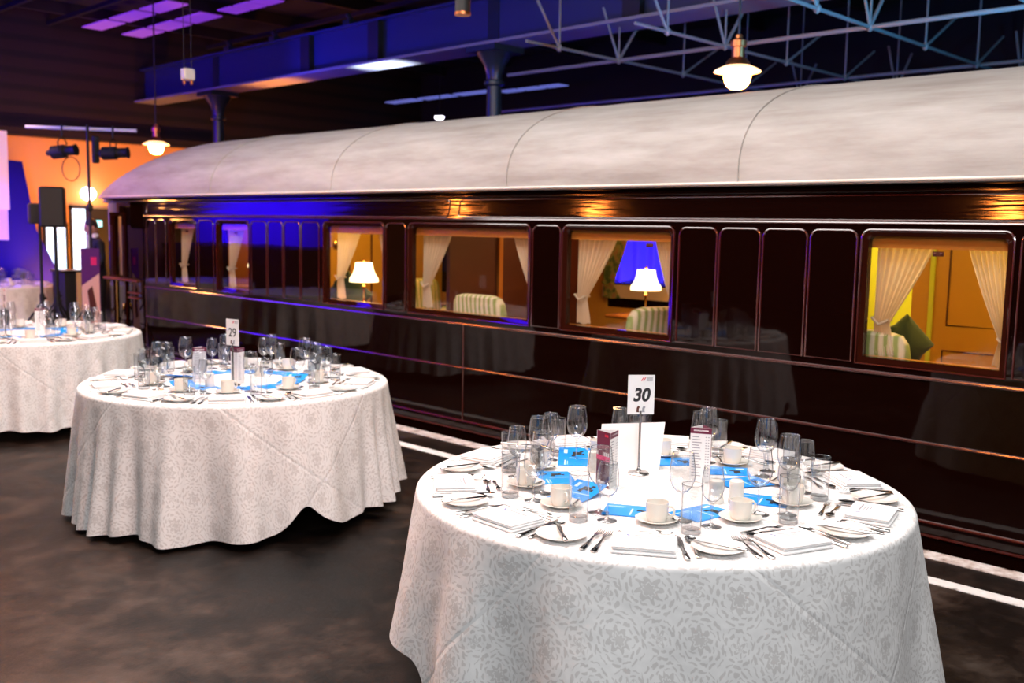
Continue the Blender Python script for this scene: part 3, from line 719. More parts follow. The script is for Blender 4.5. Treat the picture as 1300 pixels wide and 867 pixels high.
banquet_cloth(EXTRA[0][1], lambda a: .06, 21, 20, .055, 'white tablecloth of the table just left of the picture, mirrored in the carriage side')
banquet_cloth(EXTRA[1][1], lambda a: .06, 22, 20, .055, 'white tablecloth of the table farther left of the picture, before the stage')
for (num, c), l in zip(TABLES + EXTRA, ('round folding table under the cloth of table 30', 'round folding table under the lifted cloth of table 29', 'round folding table under the cloth behind table 29', 'round folding table under the farthest cloth', 'round folding table under the cloth just left of the picture', 'round folding table under the cloth before the stage')):
    t = thing('banquet_table', l, 'table', (c[0], c[1], 0), group='round banquet tables')
    q = MB(); q.lathe([(.86, .70), (.865, .705), (.865, .725), (.86, .73)], (c[0], c[1], 0), 48, cap0=True, cap1=True); q.build('table_top', M['mahogany'], t)
    for sx in (-1, 1):
        for sy in (-1, 1):
            q = MB(); q.tube([(c[0] + sx * .5, c[1] + sy * .5, 0), (c[0] + sx * .5, c[1] + sy * .5, .7)], .016, 8); q.build('leg', M['black'], t)

# ------------------------------------------------------------------ tableware prototypes (built at the origin)
def loft(st, q=None, seg=8, M_=None):
    q = q or MB(); R = [[(x, y0 + hw * math.cos(2 * PI * j / seg), z + ht * math.sin(2 * PI * j / seg)) for j in range(seg)] for x, y0, hw, z, ht in st]
    return q.rings(R, M_, 0, True, True)
def fork_mesh():
    q = loft([(-.10, 0, .004, .004, .002), (-.095, 0, .010, .004, .0026), (-.06, 0, .0085, .005, .0026), (-.02, 0, .0045, .007, .0026), (.025, 0, .0035, .011, .0024), (.04, 0, .009, .010, .002), (.05, 0, .012, .009, .0016), (.056, 0, .0125, .008, .0014)])
    for k in (-1.5, -.5, .5, 1.5):
        loft([(.053, k * .0064, .0022, .008, .0014), (.075, k * .0064, .0020, .0055, .0013), (.098, k * .0060, .0010, .009, .0008)], q, 6)
    return q
def spoon_mesh():
    q = loft([(-.09, 0, .004, .004, .002), (-.086, 0, .0095, .004, .0026), (-.05, 0, .008, .005, .0026), (-.01, 0, .004, .007, .0026), (.035, 0, .0035, .010, .0024), (.048, 0, .006, .008, .0018)])
    R = []
    for i in range(9):
        u = i / 8; x = .045 + .058 * u; hw = .0185 * math.sin(PI * min(1, .06 + .9 * u ** .9)) ** .7
        R.append([(x, hw * v, .0085 - .0065 * (1 - v * v) * math.sin(PI * (.1 + .8 * u))) for v in (-1, -.7, -.35, 0, .35, .7, 1)])
    q.rings(R, closed=False); return q
def knife_mesh():
    q = loft([(-.11, 0, .004, .005, .003), (-.107, 0, .009, .005, .0045), (-.07, 0, .0085, .005, .0045), (-.03, 0, .006, .005, .004), (.0, 0, .006, .005, .0035)])
    R = []
    for x, a, b_ in ((-.002, -.006, .006), (.02, -.008, .008), (.06, -.010, .008), (.09, -.009, .0075), (.108, -.003, .0068), (.114, .003, .0062)):
        R.append([(x, a, .0045), (x, (a + b_) / 2, .0056), (x, b_, .0062), (x, b_, .0038), (x, (a + b_) / 2, .0034)])
    q.rings(R, None, 0, True, True); return q
def tagp(o, c): o['category'] = c; return o
P = {}
P['fork'] = tagp(fork_mesh().build('dinner_fork', M['steel'], smooth=50), 'fork')
P['dfork'] = tagp(fork_mesh().build('dessert_fork', M['steel'], smooth=50), 'fork'); P['dfork'].scale = (.82, .82, .9)
P['knife'] = tagp(knife_mesh().build('dinner_knife', M['steel'], smooth=50), 'knife')
P['bknife'] = tagp(knife_mesh().build('butter_knife', M['steel'], smooth=50), 'knife'); P['bknife'].scale = (.80, .85, .9)
P['spoon'] = tagp(spoon_mesh().build('soup_spoon', M['steel'], smooth=50), 'spoon')
P['dspoon'] = tagp(spoon_mesh().build('dessert_spoon', M['steel'], smooth=50), 'spoon'); P['dspoon'].scale = (.86, .86, .9)
P['tspoon'] = tagp(spoon_mesh().build('teaspoon', M['steel'], smooth=50), 'spoon'); P['tspoon'].scale = (.62, .62, .8)
q = MB(); q.lathe([(.001, .004), (.048, .004), (.054, .008), (.074, .013), (.079, .016), (.080, .0175), (.077, .0175), (.054, .011), (.048, .0085), (.001, .0075)], seg=36, cap0=True, cap1=True)
q.lathe([(.045, .0), (.045, .005), (.04, .005), (.04, 0)], seg=30); P['plate'] = tagp(q.build('side_plate', M['plate']), 'plate')
q = MB(); q.lathe([(.001, .003), (.03, .003), (.04, .006), (.066, .014), (.070, .017), (.067, .0175), (.04, .009), (.028, .0075), (.001, .0070)], seg=32, cap0=True, cap1=True)
q.lathe([(.030, 0), (.032, .004), (.026, .004), (.026, 0)], seg=28); P['saucer'] = tagp(q.build('saucer', M['china']), 'saucer')
t = tagp(thing('coffee_cup'), 'cup')
q = MB(); q.lathe([(.001, .004), (.024, .004), (.026, 0), (.029, 0), (.0335, .010), (.036, .022), (.037, .060), (.0375, .062), (.0345, .062), (.0335, .024), (.028, .010), (.001, .008)], seg=32, cap0=True, cap1=True); q.build('cup_body', M['china'], t)
q = MB(); q.tube([(.035, 0, .050), (.048, 0, .052), (.057, 0, .044), (.056, 0, .030), (.046, 0, .019), (.033, 0, .016)], .0042, 8); q.build('handle', M['china'], t); P['cup'] = t
def wine(name, s, hs):
    t = tagp(thing(name), 'wine glass')
    q = MB(); q.lathe([(.001, .0005), (.036 * s, .0005), (.037 * s, .0015), (.036 * s, .0025), (.014 * s, .006), (.005, .012)], seg=32); q.build('foot', M['glass_stem'], t)
    q = MB(); q.lathe([(.005, .012), (.0036, .03), (.0036, .075 * hs), (.006, .092 * hs)], seg=12); q.build('stem', M['glass_stem'], t)
    o_ = [(.006, .092), (.020, .100), (.034, .116), (.0415, .140), (.0425, .158), (.040, .185), (.036, .212), (.0345, .222)]
    q = MB(); q.lathe([(r * s if z > .095 else r, z * hs) for r, z in o_] + [(r * s - .0011, z * hs + .0006) for r, z in reversed(o_[1:])] + [(.002, .098 * hs)], seg=36); bw = q.build('bowl', M['glass'], t)
    q = MB(); q.tube([((.0345 * s - .0006) * math.cos(2 * PI * j / 36), (.0345 * s - .0006) * math.sin(2 * PI * j / 36), .2225 * hs) for j in range(36)], .0012, 6, closed=True); q.build('rim', M['glass_rim'], bw)
    return t
P['wine'] = wine('wine_glass', 1.0, 1.0); P['wine2'] = wine('small_wine_glass', .86, .86)
t = tagp(thing('water_tumbler'), 'tumbler')
q = MB(); q.lathe([(.001, 0), (.029, 0), (.031, .003), (.0325, .14), (.033, .155), (.0318, .1555), (.0312, .14), (.0292, .018)], seg=32); bw = q.build('glass_wall', M['glass'], t)
q = MB(); q.tube([(.0325 * math.cos(2 * PI * j / 36), .0325 * math.sin(2 * PI * j / 36), .1555) for j in range(36)], .0012, 6, closed=True); q.build('rim', M['glass_rim'], bw)
q = MB(); q.lathe([(.0285, .001), (.0290, .016), (.020, .013), (.001, .012)], seg=24); q.build('glass_base', M['glass_stem'], t); P['tumbler'] = t
t = tagp(thing('folded_napkin'), 'napkin')
q = MB(); q.box((0, 0, .005), (.190, .150, .009), bev=.003); q.box((.002, .003, .0135), (.184, .142, .008), bev=.003); q.build('cloth_fold', M['napkin'], t); 
q = MB(); q.box((-.001, -.002, .021), (.186, .140, .006), bev=.002); q.build('top_fold', M['napkin'], t); P['napkin'] = t
t = tagp(thing('menu_card'), 'menu card')
q = MB(); q.box((0, 0, .0008), (.150, .115, .0012)); q.build('card', M['paper'], t)
q = MB()
q.box((.010, .034, .0017), (.085, .0055, .0004)); q.box((.008, .022, .0017), (.055, .003, .0004)); q.box((.006, .013, .0017), (.060, .003, .0004)); q.box((.006, .004, .0017), (.045, .003, .0004))
q.build('printed_lines', M['grey_ink'], t, label='small grey printed lines')
q = MB(); q.prism([(-.058, .040), (-.052, .040), (-.042, .024), (-.048, .024)], 'z', .0014, .0019); q.build('emblem', M['dark_blue'], t, label='small slanted blue emblem'); P['menu'] = t
def booklet(name, dog):
    t = tagp(thing(name), 'booklet')
    q = MB(); Wd, Ht = .185, .130; R = []
    for i in range(9):
        x = -Wd / 2 + Wd * i / 8; z = .003 + dog * (i / 8) ** 2 * .03
        R.append([(x, -Ht / 2, z), (x, Ht / 2, z), (x, Ht / 2, z - .0025), (x, -Ht / 2, z - .0025)])
    q.rings(R, None, 0, True, True); q.build('cover', M['blue_card'], t)
    K = 1.25
    zf = lambda x: .0035 + dog * ((x + Wd / 2) / Wd) ** 2 * .03
    q = MB()
    for x, y, sx, sy in ((.048, .030, .026, .012), (.0, -.012, .004, .06), (-.045, .03, .05, .004), (-.045, .022, .04, .002)):
        x, y, sx, sy = x * K, y * K, sx * K, sy * K
        q.rings([[(x - sx / 2, y - sy / 2, zf(x - sx / 2)), (x - sx / 2, y + sy / 2, zf(x - sx / 2))], [(x + sx / 2, y - sy / 2, zf(x + sx / 2)), (x + sx / 2, y + sy / 2, zf(x + sx / 2))]], closed=False)
    q.build('printed_strip', M['pale_print'], t, label='pale printed strips')
    q = MB()
    for x, y, sx, sy in ((.036, -.008, .020, .030), (.020, .004, .014, .012), (.050, -.022, .010, .012), (.030, -.028, .012, .008)):
        x, y, sx, sy = x * K, y * K, sx * K, sy * K
        q.rings([[(x - sx / 2, y - sy / 2, zf(x - sx / 2)), (x - sx / 2, y + sy / 2, zf(x - sx / 2))], [(x + sx / 2, y - sy / 2, zf(x + sx / 2)), (x + sx / 2, y + sy / 2, zf(x + sx / 2))]], closed=False)
    q.build('printed_figure', M['ink'], t, label='dark printed figure'); return t
P['book'] = booklet('blue_booklet', 0.0); P['book2'] = booklet('blue_booklet', 1.0)
q = MB(); 
used = {}
def put(key, x, y, z, rz, label, group):
    """first use moves the prototype itself, later ones are copies; things wholly outside the frame are skipped"""
    pr = project((x, y, z))
    if pr is None or pr[0] < -14 or pr[0] > 1314 or pr[1] > 900: return None
    o = P[key]
    if key in used: return dup(o, (x, y, z), rz, label, group)
    used[key] = 1; o.location = (x, y, z); o.rotation_euler = (0, 0, rz); return tag(o, label, None, group)
PLACE = ['nearest place', 'first place right of nearest', 'second place right of nearest', 'third place right of nearest', 'fourth place right of nearest',
         'farthest place', 'fourth place left of nearest', 'third place left of nearest', 'second place left of nearest', 'first place left of nearest']
TN = {'30': 'table 30', '29': 'table 29', '28': 'table left of 29', '27': 'farthest table'}
def setting(num, c, ang, k, rnd, full=True):
    T, pl = TN[num], PLACE[k]
    def at(r, deg, z, key, rot, what, grp, j=.006):
        a = math.radians(ang + deg)
        x = c[0] + r * math.cos(a) + rnd.uniform(-j, j); y = c[1] + r * math.sin(a) + rnd.uniform(-j, j)
        return put(key, x, y, z, a + rot, '%s, %s, %s' % (what, pl, T), grp), x, y, a
    Z = .7408
    IN = PI    # pointing to the table centre
    jr = lambda d: rnd.uniform(-d, d)
    o, x, y, a = at(.745, 0, Z, 'napkin', PI / 2 + jr(.025), 'folded white napkin', 'folded white napkins')
    put('menu', x, y, Z + .0245, a + PI / 2 + jr(.08), 'white printed menu card on napkin, %s, %s' % (pl, T), 'white menu cards')
    o, x, y, a = at(.757, -19.2, Z, 'plate', jr(1), 'white side plate', 'white side plates', .004)
    if full: put('bknife', x, y, Z + .0145, a + PI + .5 + jr(.5), 'butter knife on the side plate, %s, %s' % (pl, T), 'butter knives')
    o, x, y, a = at(.49, 0 + jr(3), Z, 'saucer', jr(1), 'white saucer under the cup', 'white saucers')
    put('cup', x, y, Z + .0078, ang * PI / 180 + PI / 2 + jr(.5), 'cream coffee cup on its saucer, %s, %s' % (pl, T), 'cream coffee cups')
    if full: put('tspoon', x + .048 * math.cos(a + 2.2), y + .048 * math.sin(a + 2.2), Z + .0125, a + .75 + jr(.3), 'small teaspoon on the saucer, %s, %s' % (pl, T), 'teaspoons')
    at(.455, 12.8 + jr(.7), Z, 'wine', 0, 'tall wine glass', 'tall wine glasses')
    at(.525, 21.2 + jr(.6), Z, 'wine2', 0, 'small wine glass', 'small wine glasses')
    at(.575, 13.2 + jr(.6), Z, 'tumbler', 0, 'clear water tumbler', 'clear water tumblers')
    if full:
        at(.745, -9.6, Z, 'fork', IN + jr(.03), 'steel fork beside the napkin', 'forks beside napkins', .002)
        at(.740, -12.1, Z, 'fork', IN + jr(.03), 'outermost steel fork', 'outermost forks', .002)
        at(.735, 8.9, Z, 'knife', IN + jr(.03), 'steel knife beside the napkin', 'knives beside napkins', .002)
        at(.735, 11.6, Z, 'spoon', IN + jr(.03), 'steel spoon beside the knife', 'spoons beside knives', .002)
        at(.598, 0, Z, 'dfork', PI / 2 + jr(.06), 'small dessert fork above the napkin', 'dessert forks', .003)
        at(.632, 0, Z, 'dspoon', -PI / 2 + jr(.06), 'dessert spoon above the napkin', 'dessert spoons', .003)
for (num, c), a0 in zip(TABLES, (-147.0, -124.0, -106.0, -108.0)):
    rnd = random.Random(int(num))
    for k in range(10): setting(num, c, a0 + 36 * k, k, rnd, num != '27')
BOOK30 = [(-.35, -.15, -1.05, 'book', 'blue booklet behind the nearest cup'), (-.19, -.32, -.15, 'book', 'blue booklet before the salt and pepper shakers'), (.37, -.05, -.9, 'book', 'blue booklet behind its overlapping neighbour near the right'),
          (.26, -.20, -.45, 'book', 'blue booklet overlapping the one behind it at right'), (.10, -.37, -1.2, 'book', 'blue booklet among the glasses right of the shakers'), (.35, .18, -.7, 'book', 'blue booklet behind the white menu at the back'),
          (-.34, .10, .1, 'book2', 'curled blue booklet behind the left wine glass'), (-.21, .32, .9, 'book', 'blue booklet far left before the white cup'), (.06, .46, .7, 'book2', 'curled blue booklet at the back left of the maroon menu')]
zz = 0
for i, (x, y, rz, key, l) in enumerate(BOOK30):
    put(key, TABLES[0][1][0] + x, TABLES[0][1][1] + y, .7408 + (.0035 if i == 3 else 0), rz, l + ', table 30', 'blue booklets')
for num, c, a0 in (('29', TABLES[1][1], -124), ('28', TABLES[2][1], -106)):
    rnd = random.Random(int(num) + 5)
    for k in range(10):
        a = math.radians(a0 + 36 * k + rnd.uniform(-4, 4)); r = rnd.uniform(.315, .35)
        put('book2' if k in (2, 7) else 'book', c[0] + r * math.cos(a), c[1] + r * math.sin(a), .7408, a + PI / 2 + rnd.uniform(-.25, .25), 'blue booklet inward of the cup, %s, %s' % (PLACE[k], TN[num]), 'blue booklets')

# ------------------------------------------------------------------ table centre pieces
def number_stand(x, y, rz, num, label):
    t = thing('table_number_stand', label, 'table number', (0, 0, 0), group='table number stands')
    q = MB(); q.lathe([(.001, 0), (.040, 0), (.042, .003), (.038, .007), (.012, .013), (.006, .022), (.0045, .03), (.0045, .245)], seg=28, cap1=True); q.build('stand', M['stand'], t)
    card = MB(); card.prism([(-.052, .232), (.052, .232), (.052, .384), (-.052, .384)], 'y', -.0008, .0008)
    card = card.build('number_card', M['paper'], t)
    def face(vs, fs, name, m, dx, dz, k=1.0):
        q = MB(); q.add([(dx + vx_ * k, -.0013, dz + vy_) for vx_, vy_, _ in vs], fs); q.build(name, M[m], card)
    vs, fs = text_mb(num, .070, .0026 if num == '30' else .0008, .18 if num == '30' else 0); face(vs, fs, 'numeral', 'ink', 0, .305, .92)
    for dx in (.0, .008): face([(dx - .004, 0, 0), (dx, 0, 0), (dx + .008, .014, 0), (dx + .004, .014, 0)], [(0, 1, 2, 3)], 'red_slash', 'red', .002, .361)
    for k in range(4): face([(.020, 0, 0), (.044, 0, 0), (.044, .002, 0), (.020, .002, 0)], [(0, 1, 2, 3)], 'printed_line', 'grey_ink', 0, .361 + k * .0037)
    for sx in (-1, 1):
        face([(-.006, 0, 0), (.006, 0, 0), (.004, .004, 0), (.004, .014, 0), (.008, .020, 0), (.0, .026, 0), (-.005, .016, 0)], [(0, 1, 2, 3, 4, 5, 6)], 'printed_figure', 'mahogany' if sx < 0 else 'grey_ink', sx * .011, .240)
    t.location = (x, y, .7408); t.rotation_euler = (0, 0, rz)
def face_cam(x, y): return math.atan2(y, x) - PI / 2
number_stand(3.03, 2.28, face_cam(3.03, 2.28) + .25, '30', 'white card numbered 30 on a metal stand in the middle of the nearest table')
number_stand(2.93, 5.13, face_cam(2.93, 5.13) - .85, '29', 'white card numbered 29 on a metal stand in the middle of its table')
number_stand(2.80, 8.42, face_cam(2.80, 8.42) - 1.35, '28', 'table number card seen edge on at the left table behind 29')
def drinks_menu(x, y, rz, label, h=.205):
    t = thing('drinks_menu', label, 'drinks menu', (0, 0, 0), group='folded drinks menus')
    w_ = .078; pts = [(-w_ / 2, -w_ * .29), (w_ / 2, -w_ * .29), (0, w_ * .577)]
    faces = ((0, 1, 'front_panel'), (1, 2, 'price_panel'), (2, 0, 'price_panel'))
    for i, j, nm in faces:
        (x0, y0), (x1, y1) = pts[i], pts[j]; nx, ny = (y1 - y0), -(x1 - x0); L = math.hypot(nx, ny); nx /= L; ny /= L
        q = MB(); q.rings([[(x0, y0, z), (x1, y1, z), (x1 - nx * .0012, y1 - ny * .0012, z), (x0 - nx * .0012, y0 - ny * .0012, z)] for z in (0, h)], None, 0, True, True)
        pn = q.build(nm, M['maroon' if nm == 'front_panel' else 'paper'], t)
        def strip(u0, u1, z0, z1, m, name):
            P_ = lambda u, z: (x0 + (x1 - x0) * u + nx * .0006, y0 + (y1 - y0) * u + ny * .0006, z)
            q = MB(); q.add([P_(u0, z0), P_(u1, z0), P_(u1, z1), P_(u0, z1)], [(0, 1, 2, 3)]); q.build(name, M[m], pn)
        if nm == 'front_panel':
            strip(0, 1, .098, .116, 'pink', 'pink_band')
            for u in (.06, .48, .60, .72, .86): strip(u, u + .07, .116, .130, 'paper', 'printed_bottle')
            strip(.60, .72, .187, .196, 'red', 'red_slash'); strip(.76, .86, .187, .196, 'red', 'red_slash'); strip(.08, .68, .014, .022, 'paper', 'printed_title')
        else:
            strip(0, 1, h - .022, h, 'maroon', 'heading_band'); strip(.15, .85, h - .013, h - .008, 'paper', 'printed_title')
            q = MB()
            for r_ in range(15):
                z = h - .036 - r_ * .0105
                for u0, u1 in ((.10, .42 + .12 * ((r_ * 7) % 3) / 2), (.72, .78), (.84, .90)):
                    P_ = lambda u, zz: (x0 + (x1 - x0) * u + nx * .0006, y0 + (y1 - y0) * u + ny * .0006, zz)
                    q.add([P_(u0, z), P_(u1, z), P_(u1, z + .003), P_(u0, z + .003)], [(0, 1, 2, 3)])
            q.build('price_list', M['grey_ink'], pn)
    t.location = (x, y, .7408); t.rotation_euler = (0, 0, rz)
drinks_menu(2.79, 2.24, face_cam(2.79, 2.24) - .9, 'maroon and white folded drinks menu left of the 30 card')
drinks_menu(3.12, 2.06, face_cam(3.12, 2.06) + 2.0, 'white folded drinks menu with price list right of the 30 card')
drinks_menu(3.00, 5.20, face_cam(3.0, 5.2) + PI, 'white folded drinks menu standing behind the 29 card pole')
drinks_menu(2.85, 5.36, face_cam(2.85, 5.36) + 1.9, 'white folded drinks menu left of the 29 card')
drinks_menu(3.12, 8.55, face_cam(3.12, 8.55) + 1.9, 'white folded drinks menu in the middle of the table left behind 29')
# white folded card standing behind the 30 stand
t = thing('tent_card', 'large plain white folded card standing behind the 30 stand', 'tent card', (3.06, 2.34, .7408))
d_ = Vector((math.cos(YAW), -math.sin(YAW), 0)); n_ = Vector((math.sin(YAW), math.cos(YAW), 0)); o_ = Vector((3.06, 2.34, .7408))
for s, nm in ((0, 'front_leaf'), (1, 'rear_leaf')):
    q = MB(); a = o_ - d_ * .125 + n_ * (.0 if s == 0 else .09); b_ = o_ + d_ * .110 + n_ * (0 if s == 0 else .09)
    tl = o_ - d_ * .115 + n_ * .045 + Vector((0, 0, .170)); tr = o_ + d_ * .135 + n_ * .045 + Vector((0, 0, .182))
    k = n_ * (.001 if s == 0 else -.001)
    q.add([a, b_, tr, tl, a + k, b_ + k, tr + k, tl + k], [(0, 1, 2, 3), (7, 6, 5, 4), (0, 4, 5, 1), (1, 5, 6, 2), (2, 6, 7, 3), (3, 7, 4, 0)]); q.build(nm, M['paper'], t, smooth=0)
def shaker(x, y, name, label):
    t = thing(name, label, 'shaker', (x, y, .7408), group='white salt and pepper shakers'); z = .7408
    q = MB(); q.lathe([(.001, 0), (.027, 0), (.0285, .003), (.025, .03), (.024, .056), (.0255, .068)], (x, y, z), 28, cap0=True); q.build('shaker_body', M['china'], t)
    q = MB(); q.lathe([(.0255, .068), (.024, .077), (.017, .082), (.001, .083)], (x, y, z), 28); q.build('shaker_top', M['china'], t)
shaker(2.905, 1.85, 'salt_shaker', 'white salt shaker, left of the pair on table 30')
shaker(2.955, 1.80, 'pepper_shaker', 'white pepper shaker, right of the pair on table 30')
shaker(2.93, 2.42, 'salt_shaker', 'white shaker half hidden left of the maroon menu on table 30')
shaker(3.24, 5.36, 'salt_shaker', 'white shaker right of the 29 card among the glasses'); shaker(2.80, 5.16, 'pepper_shaker', 'white shaker left of the 29 card')
for k, o in list(P.items()):
    if k not in used:
        for ch in list(o.children): bpy.data.objects.remove(ch)
        bpy.data.objects.remove(o)

# ------------------------------------------------------------------ the far end of the hall
q = MB(); q.box((1.15, 16.0, 3.0), (.06, 4.5, 3.4)); tag(q.build('stage_backdrop', M['drape'], smooth=0), 'tall blue lit stage backdrop at the left side of the hall', 'backdrop')
q = MB(); q.box((1.2, 16.0, .64), (1.2, 4.6, 1.28), bev=.02); tag(q.build('stage_riser', M['black'], smooth=0), 'black stage riser below the blue backdrop', 'stage')
t = thing('projection_screen', 'bright pinkish projection screen at the left edge of the picture', 'screen', (4.9, 17.2, 0))
q = MB(); q.box((4.95, 17.2, 2.45), (1.80, .05, 1.25)); q.build('screen_face', M['screen'], t, smooth=0)
q = MB(); q.box((4.93, 17.2, 1.58), (1.78, .05, .49)); q.build('screen_image', M['screen_lilac'], t, smooth=0)
q = MB()
for x in (4.1, 5.2): q.box((x, 17.24, .9), (.06, .05, 1.8)); q.box((x, 17.24, .02), (.08, .6, .04))
q.build('screen_leg', M['black'], t, smooth=0)
q = MB(); q.prism([(4.6, 0), (6.98, 0), (6.74, .79), (6.40, 1.52), (6.22, 2.63), (5.6, 2.66), (4.6, 2.66)], 'y', 17.60, 17.66)
tag(q.build('stage_flat', M['blue_flat'], smooth=0), 'deep blue stage panel with a slanting right edge beside the screen', 'panel')
light('SPOT', 'flat_blue_light', (5.7, 15.9, 1.2), 110, (.14, .05, 1), (5.7, 17.6, 1.6), size=.05, angle=62)
# glazed doors, dark doorway, exit sign, wall light on the back wall
def leaf(x0, x1, z1, name, label):
    t = thing(name, label, 'door', ((x0 + x1) / 2, 18.97, 0), group='glazed doors in the back wall')
    q = MB()
    for a, b_ in ((x0, x0 + .045), (x1 - .045, x1)): q.box(((a + b_) / 2, 18.965, z1 / 2), (b_ - a, .05, z1))
    q.box(((x0 + x1) / 2, 18.965, z1 - .03), (x1 - x0, .05, .06)); q.box(((x0 + x1) / 2, 18.965, .1), (x1 - x0, .05, .2)); q.build('door_frame', M['black'], t, smooth=0)
    q = MB(); q.box(((x0 + x1) / 2, 18.975, z1 / 2 + .1), (x1 - x0 - .09, .02, z1 - .26)); q.build('door_glass', M['daylit'], t, smooth=0)
leaf(7.02, 7.46, 1.62, 'glazed_door', 'left bright glazed door behind the loudspeaker stand'); leaf(7.50, 7.84, 1.95, 'glazed_door', 'right taller bright glazed door behind the light stand')
q = MB(); q.box((8.35, 18.96, .95), (1.0, .08, 1.9)); struct(q.build('door_1', M['black'], smooth=0))
t = thing('exit_sign', 'small glowing cyan exit sign above the man in the doorway', 'sign', (7.99, 18.88, 1.62))
q = MB(); q.box((7.99, 18.90, 1.62), (.17, .05, .14), bev=.01); q.build('sign_box', M['black'], t); q = MB(); q.box((7.99, 18.868, 1.62), (.15, .012, .12)); q.build('lit_face', M['exit'], t)
t = thing('wall_light', 'white glowing oval wall light above the glazed doors', 'wall light', (7.85, 18.95, 2.16))
q = MB(); q.ell((7.85, 18.93, 2.17), (.15, .07, .13)); q.build('lit_dome', M['wall_light'], t)
light('POINT', 'wall_light_bulb', (7.85, 18.7, 2.17), 6, (.85, .75, 1), size=.1)
q = MB(); q.box((5.63, 14.3, .50), (.30, .44, .90)); c = q.build('bar_counter', M['black'], smooth=0); tag(c, 'black bar counter with a pale end panel behind the far table', 'counter')
q = MB(); q.box((5.63, 14.3, .965), (.34, .48, .03)); q.build('counter_top', M['black_gloss'], c, smooth=0)
q = MB(); q.box((5.70, 14.07, .5), (.13, .02, .9)); q.build('end_panel', M['counter_panel'], c, smooth=0)
q = MB(); q.box((5.63, 14.3, .025), (.28, .42, .05)); q.build('plinth', M['black'], c, smooth=0)
# printed board on a base
t = thing('display_board', 'purple printed display board with a peach picture below', 'display board', (5.18, 12.50, 0))
bd = Vector((.72, -.69, 0)); bn = Vector((-.69, -.72, 0)); bo = Vector((5.18, 12.50, 0))
def bq(u0, u1, z0, z1, off, name, m, par=t, poly=None):
    q = MB(); pl = poly or [(u0, z0), (u1, z0), (u1, z1), (u0, z1)]
    A = [bo + bd * u + bn * off + Vector((0, 0, z)) for u, z in pl]; B_ = [p - bn * .012 for p in A]; n = len(pl)
    q.add(A + B_, [tuple(range(n)), tuple(range(2 * n - 1, n - 1, -1))] + [(i, (i + 1) % n, n + (i + 1) % n, n + i) for i in range(n)]); return q.build(name, M[m], par, smooth=0)
bq(-.115, .115, .04, 1.33, .0, 'board', 'purple_board')
bq(0, 0, 0, 0, .004, 'printed_picture', 'pink_print2', poly=[(-.11, .05), (.11, .05), (.11, 1.02), (-.11, .86)])
bq(.01, .08, 1.12, 1.22, .004, 'printed_label', 'pink'); bq(-.06, .05, .45, .85, .007, 'printed_figure', 'mahogany', poly=[(-.06, .45), (.03, .42), (.07, .6), (.02, .86), (-.04, .8), (-.02, .62)])
bq(-.17, .17, 0, .04, .05, 'board_base', 'black')
# loudspeaker on its stand
def tripod(x, y, h, label, name='speaker_stand'):
    t = thing(name, label, 'stand', (x, y, 0))
    q = MB(); q.tube([(x, y, .25), (x, y, h)], .019, 10); q.build('pole', M['black'], t)
    q = MB(); q.tube([(x, y, .60), (x, y, .72)], .032, 10); q.ell((x + .04, y, .66), (.02, .02, .02), seg=8, rg=6); q.build('collar', M['black'], t)
    for k in range(3):
        a = 2 * PI * k / 3 + .5; q = MB(); q.tube([(x, y, .62), (x + .42 * math.cos(a), y + .42 * math.sin(a), .02)], .013, 8); q.tube([(x, y, .3), (x + .22 * math.cos(a), y + .22 * math.sin(a), .33)], .008, 6); q.build('leg', M['black'], t)
    return t
def speaker(x, y, z, w_, h, d, rz, label):
    t = thing('loudspeaker', label, 'loudspeaker', (0, 0, 0))
    q = MB(); q.box((0, 0, h / 2), (w_, d, h), bev=.02); q.build('cabinet', M['black'], t)
    q = MB(); q.box((0, -d / 2 - .004, h / 2), (w_ * .86, .012, h * .9)); q.build('grille', M['black'], t)
    t.location = (x, y, z); t.rotation_euler = (0, 0, rz)
tripod(4.89, 12.83, 1.58, 'black tripod stand carrying the loudspeaker near the far table'); speaker(4.885, 12.86, 1.58, .29, .50, .28, -YAW + .35, 'black loudspeaker on the tripod stand before the orange wall')
tripod(4.92, 13.40, 1.62, 'black tripod stand half hidden behind the loudspeaker'); speaker(4.92, 13.43, 1.62, .24, .26, .24, -YAW + .5, 'smaller black loudspeaker half hidden behind the larger one')
tripod(5.25, 13.75, 1.75, 'thin black microphone style stand right of the loudspeaker', 'thin_stand')
# lighting stand with cross bar and two spotlights
t = tripod(5.66, 13.62, 2.95, 'tall lighting stand with a cross bar beside the carriage end', 'lighting_stand')
q = MB(); q.tube([(5.10, 14.27, 2.915), (6.15, 13.20, 2.885)], .024, 10); q.build('cross_bar', M['lit_bar'], t)
q = MB(); q.box((5.735, 13.55, 2.62), (.08, .08, .36), bev=.01); q.build('dimmer_box', M['black'], t)
q = MB(); q.ell((5.66, 13.62, 1.85), (.045, .045, .06), seg=10, rg=8); q.build('clamp_knob', M['black'], t)
def spot(c, ax, label):
    t = thing('stage_spotlight', label, 'spotlight', c, group='stage spotlights on the cross bar'); c = Vector(c); ax = Vector(ax).normalized()
    q = MB(); q.tube([c - ax * .19, c - ax * .15, c - ax * .14, c + ax * .04, c + ax * .05, c + ax * .17, c + ax * .20], [.035, .075, .088, .088, .066, .066, .078], 14); q.build('lamp_body', M['black'], t)
    q = MB(); s = Vector((ax.y, -ax.x, 0)).normalized(); q.tube([c + s * .1, c + s * .1 + Vector((0, 0, .13)), c + Vector((0, 0, .2)), c - s * .1 + Vector((0, 0, .13)), c - s * .1], .009, 6); q.tube([c + Vector((0, 0, .2)), c + Vector((0, 0, .36))], .013, 6); q.build('yoke', M['black'], t)
    q = MB(); q.ell(tuple(c - ax * .2), (.04, .04, .04), seg=10, rg=6); q.build('rear_cap', M['black'], t)
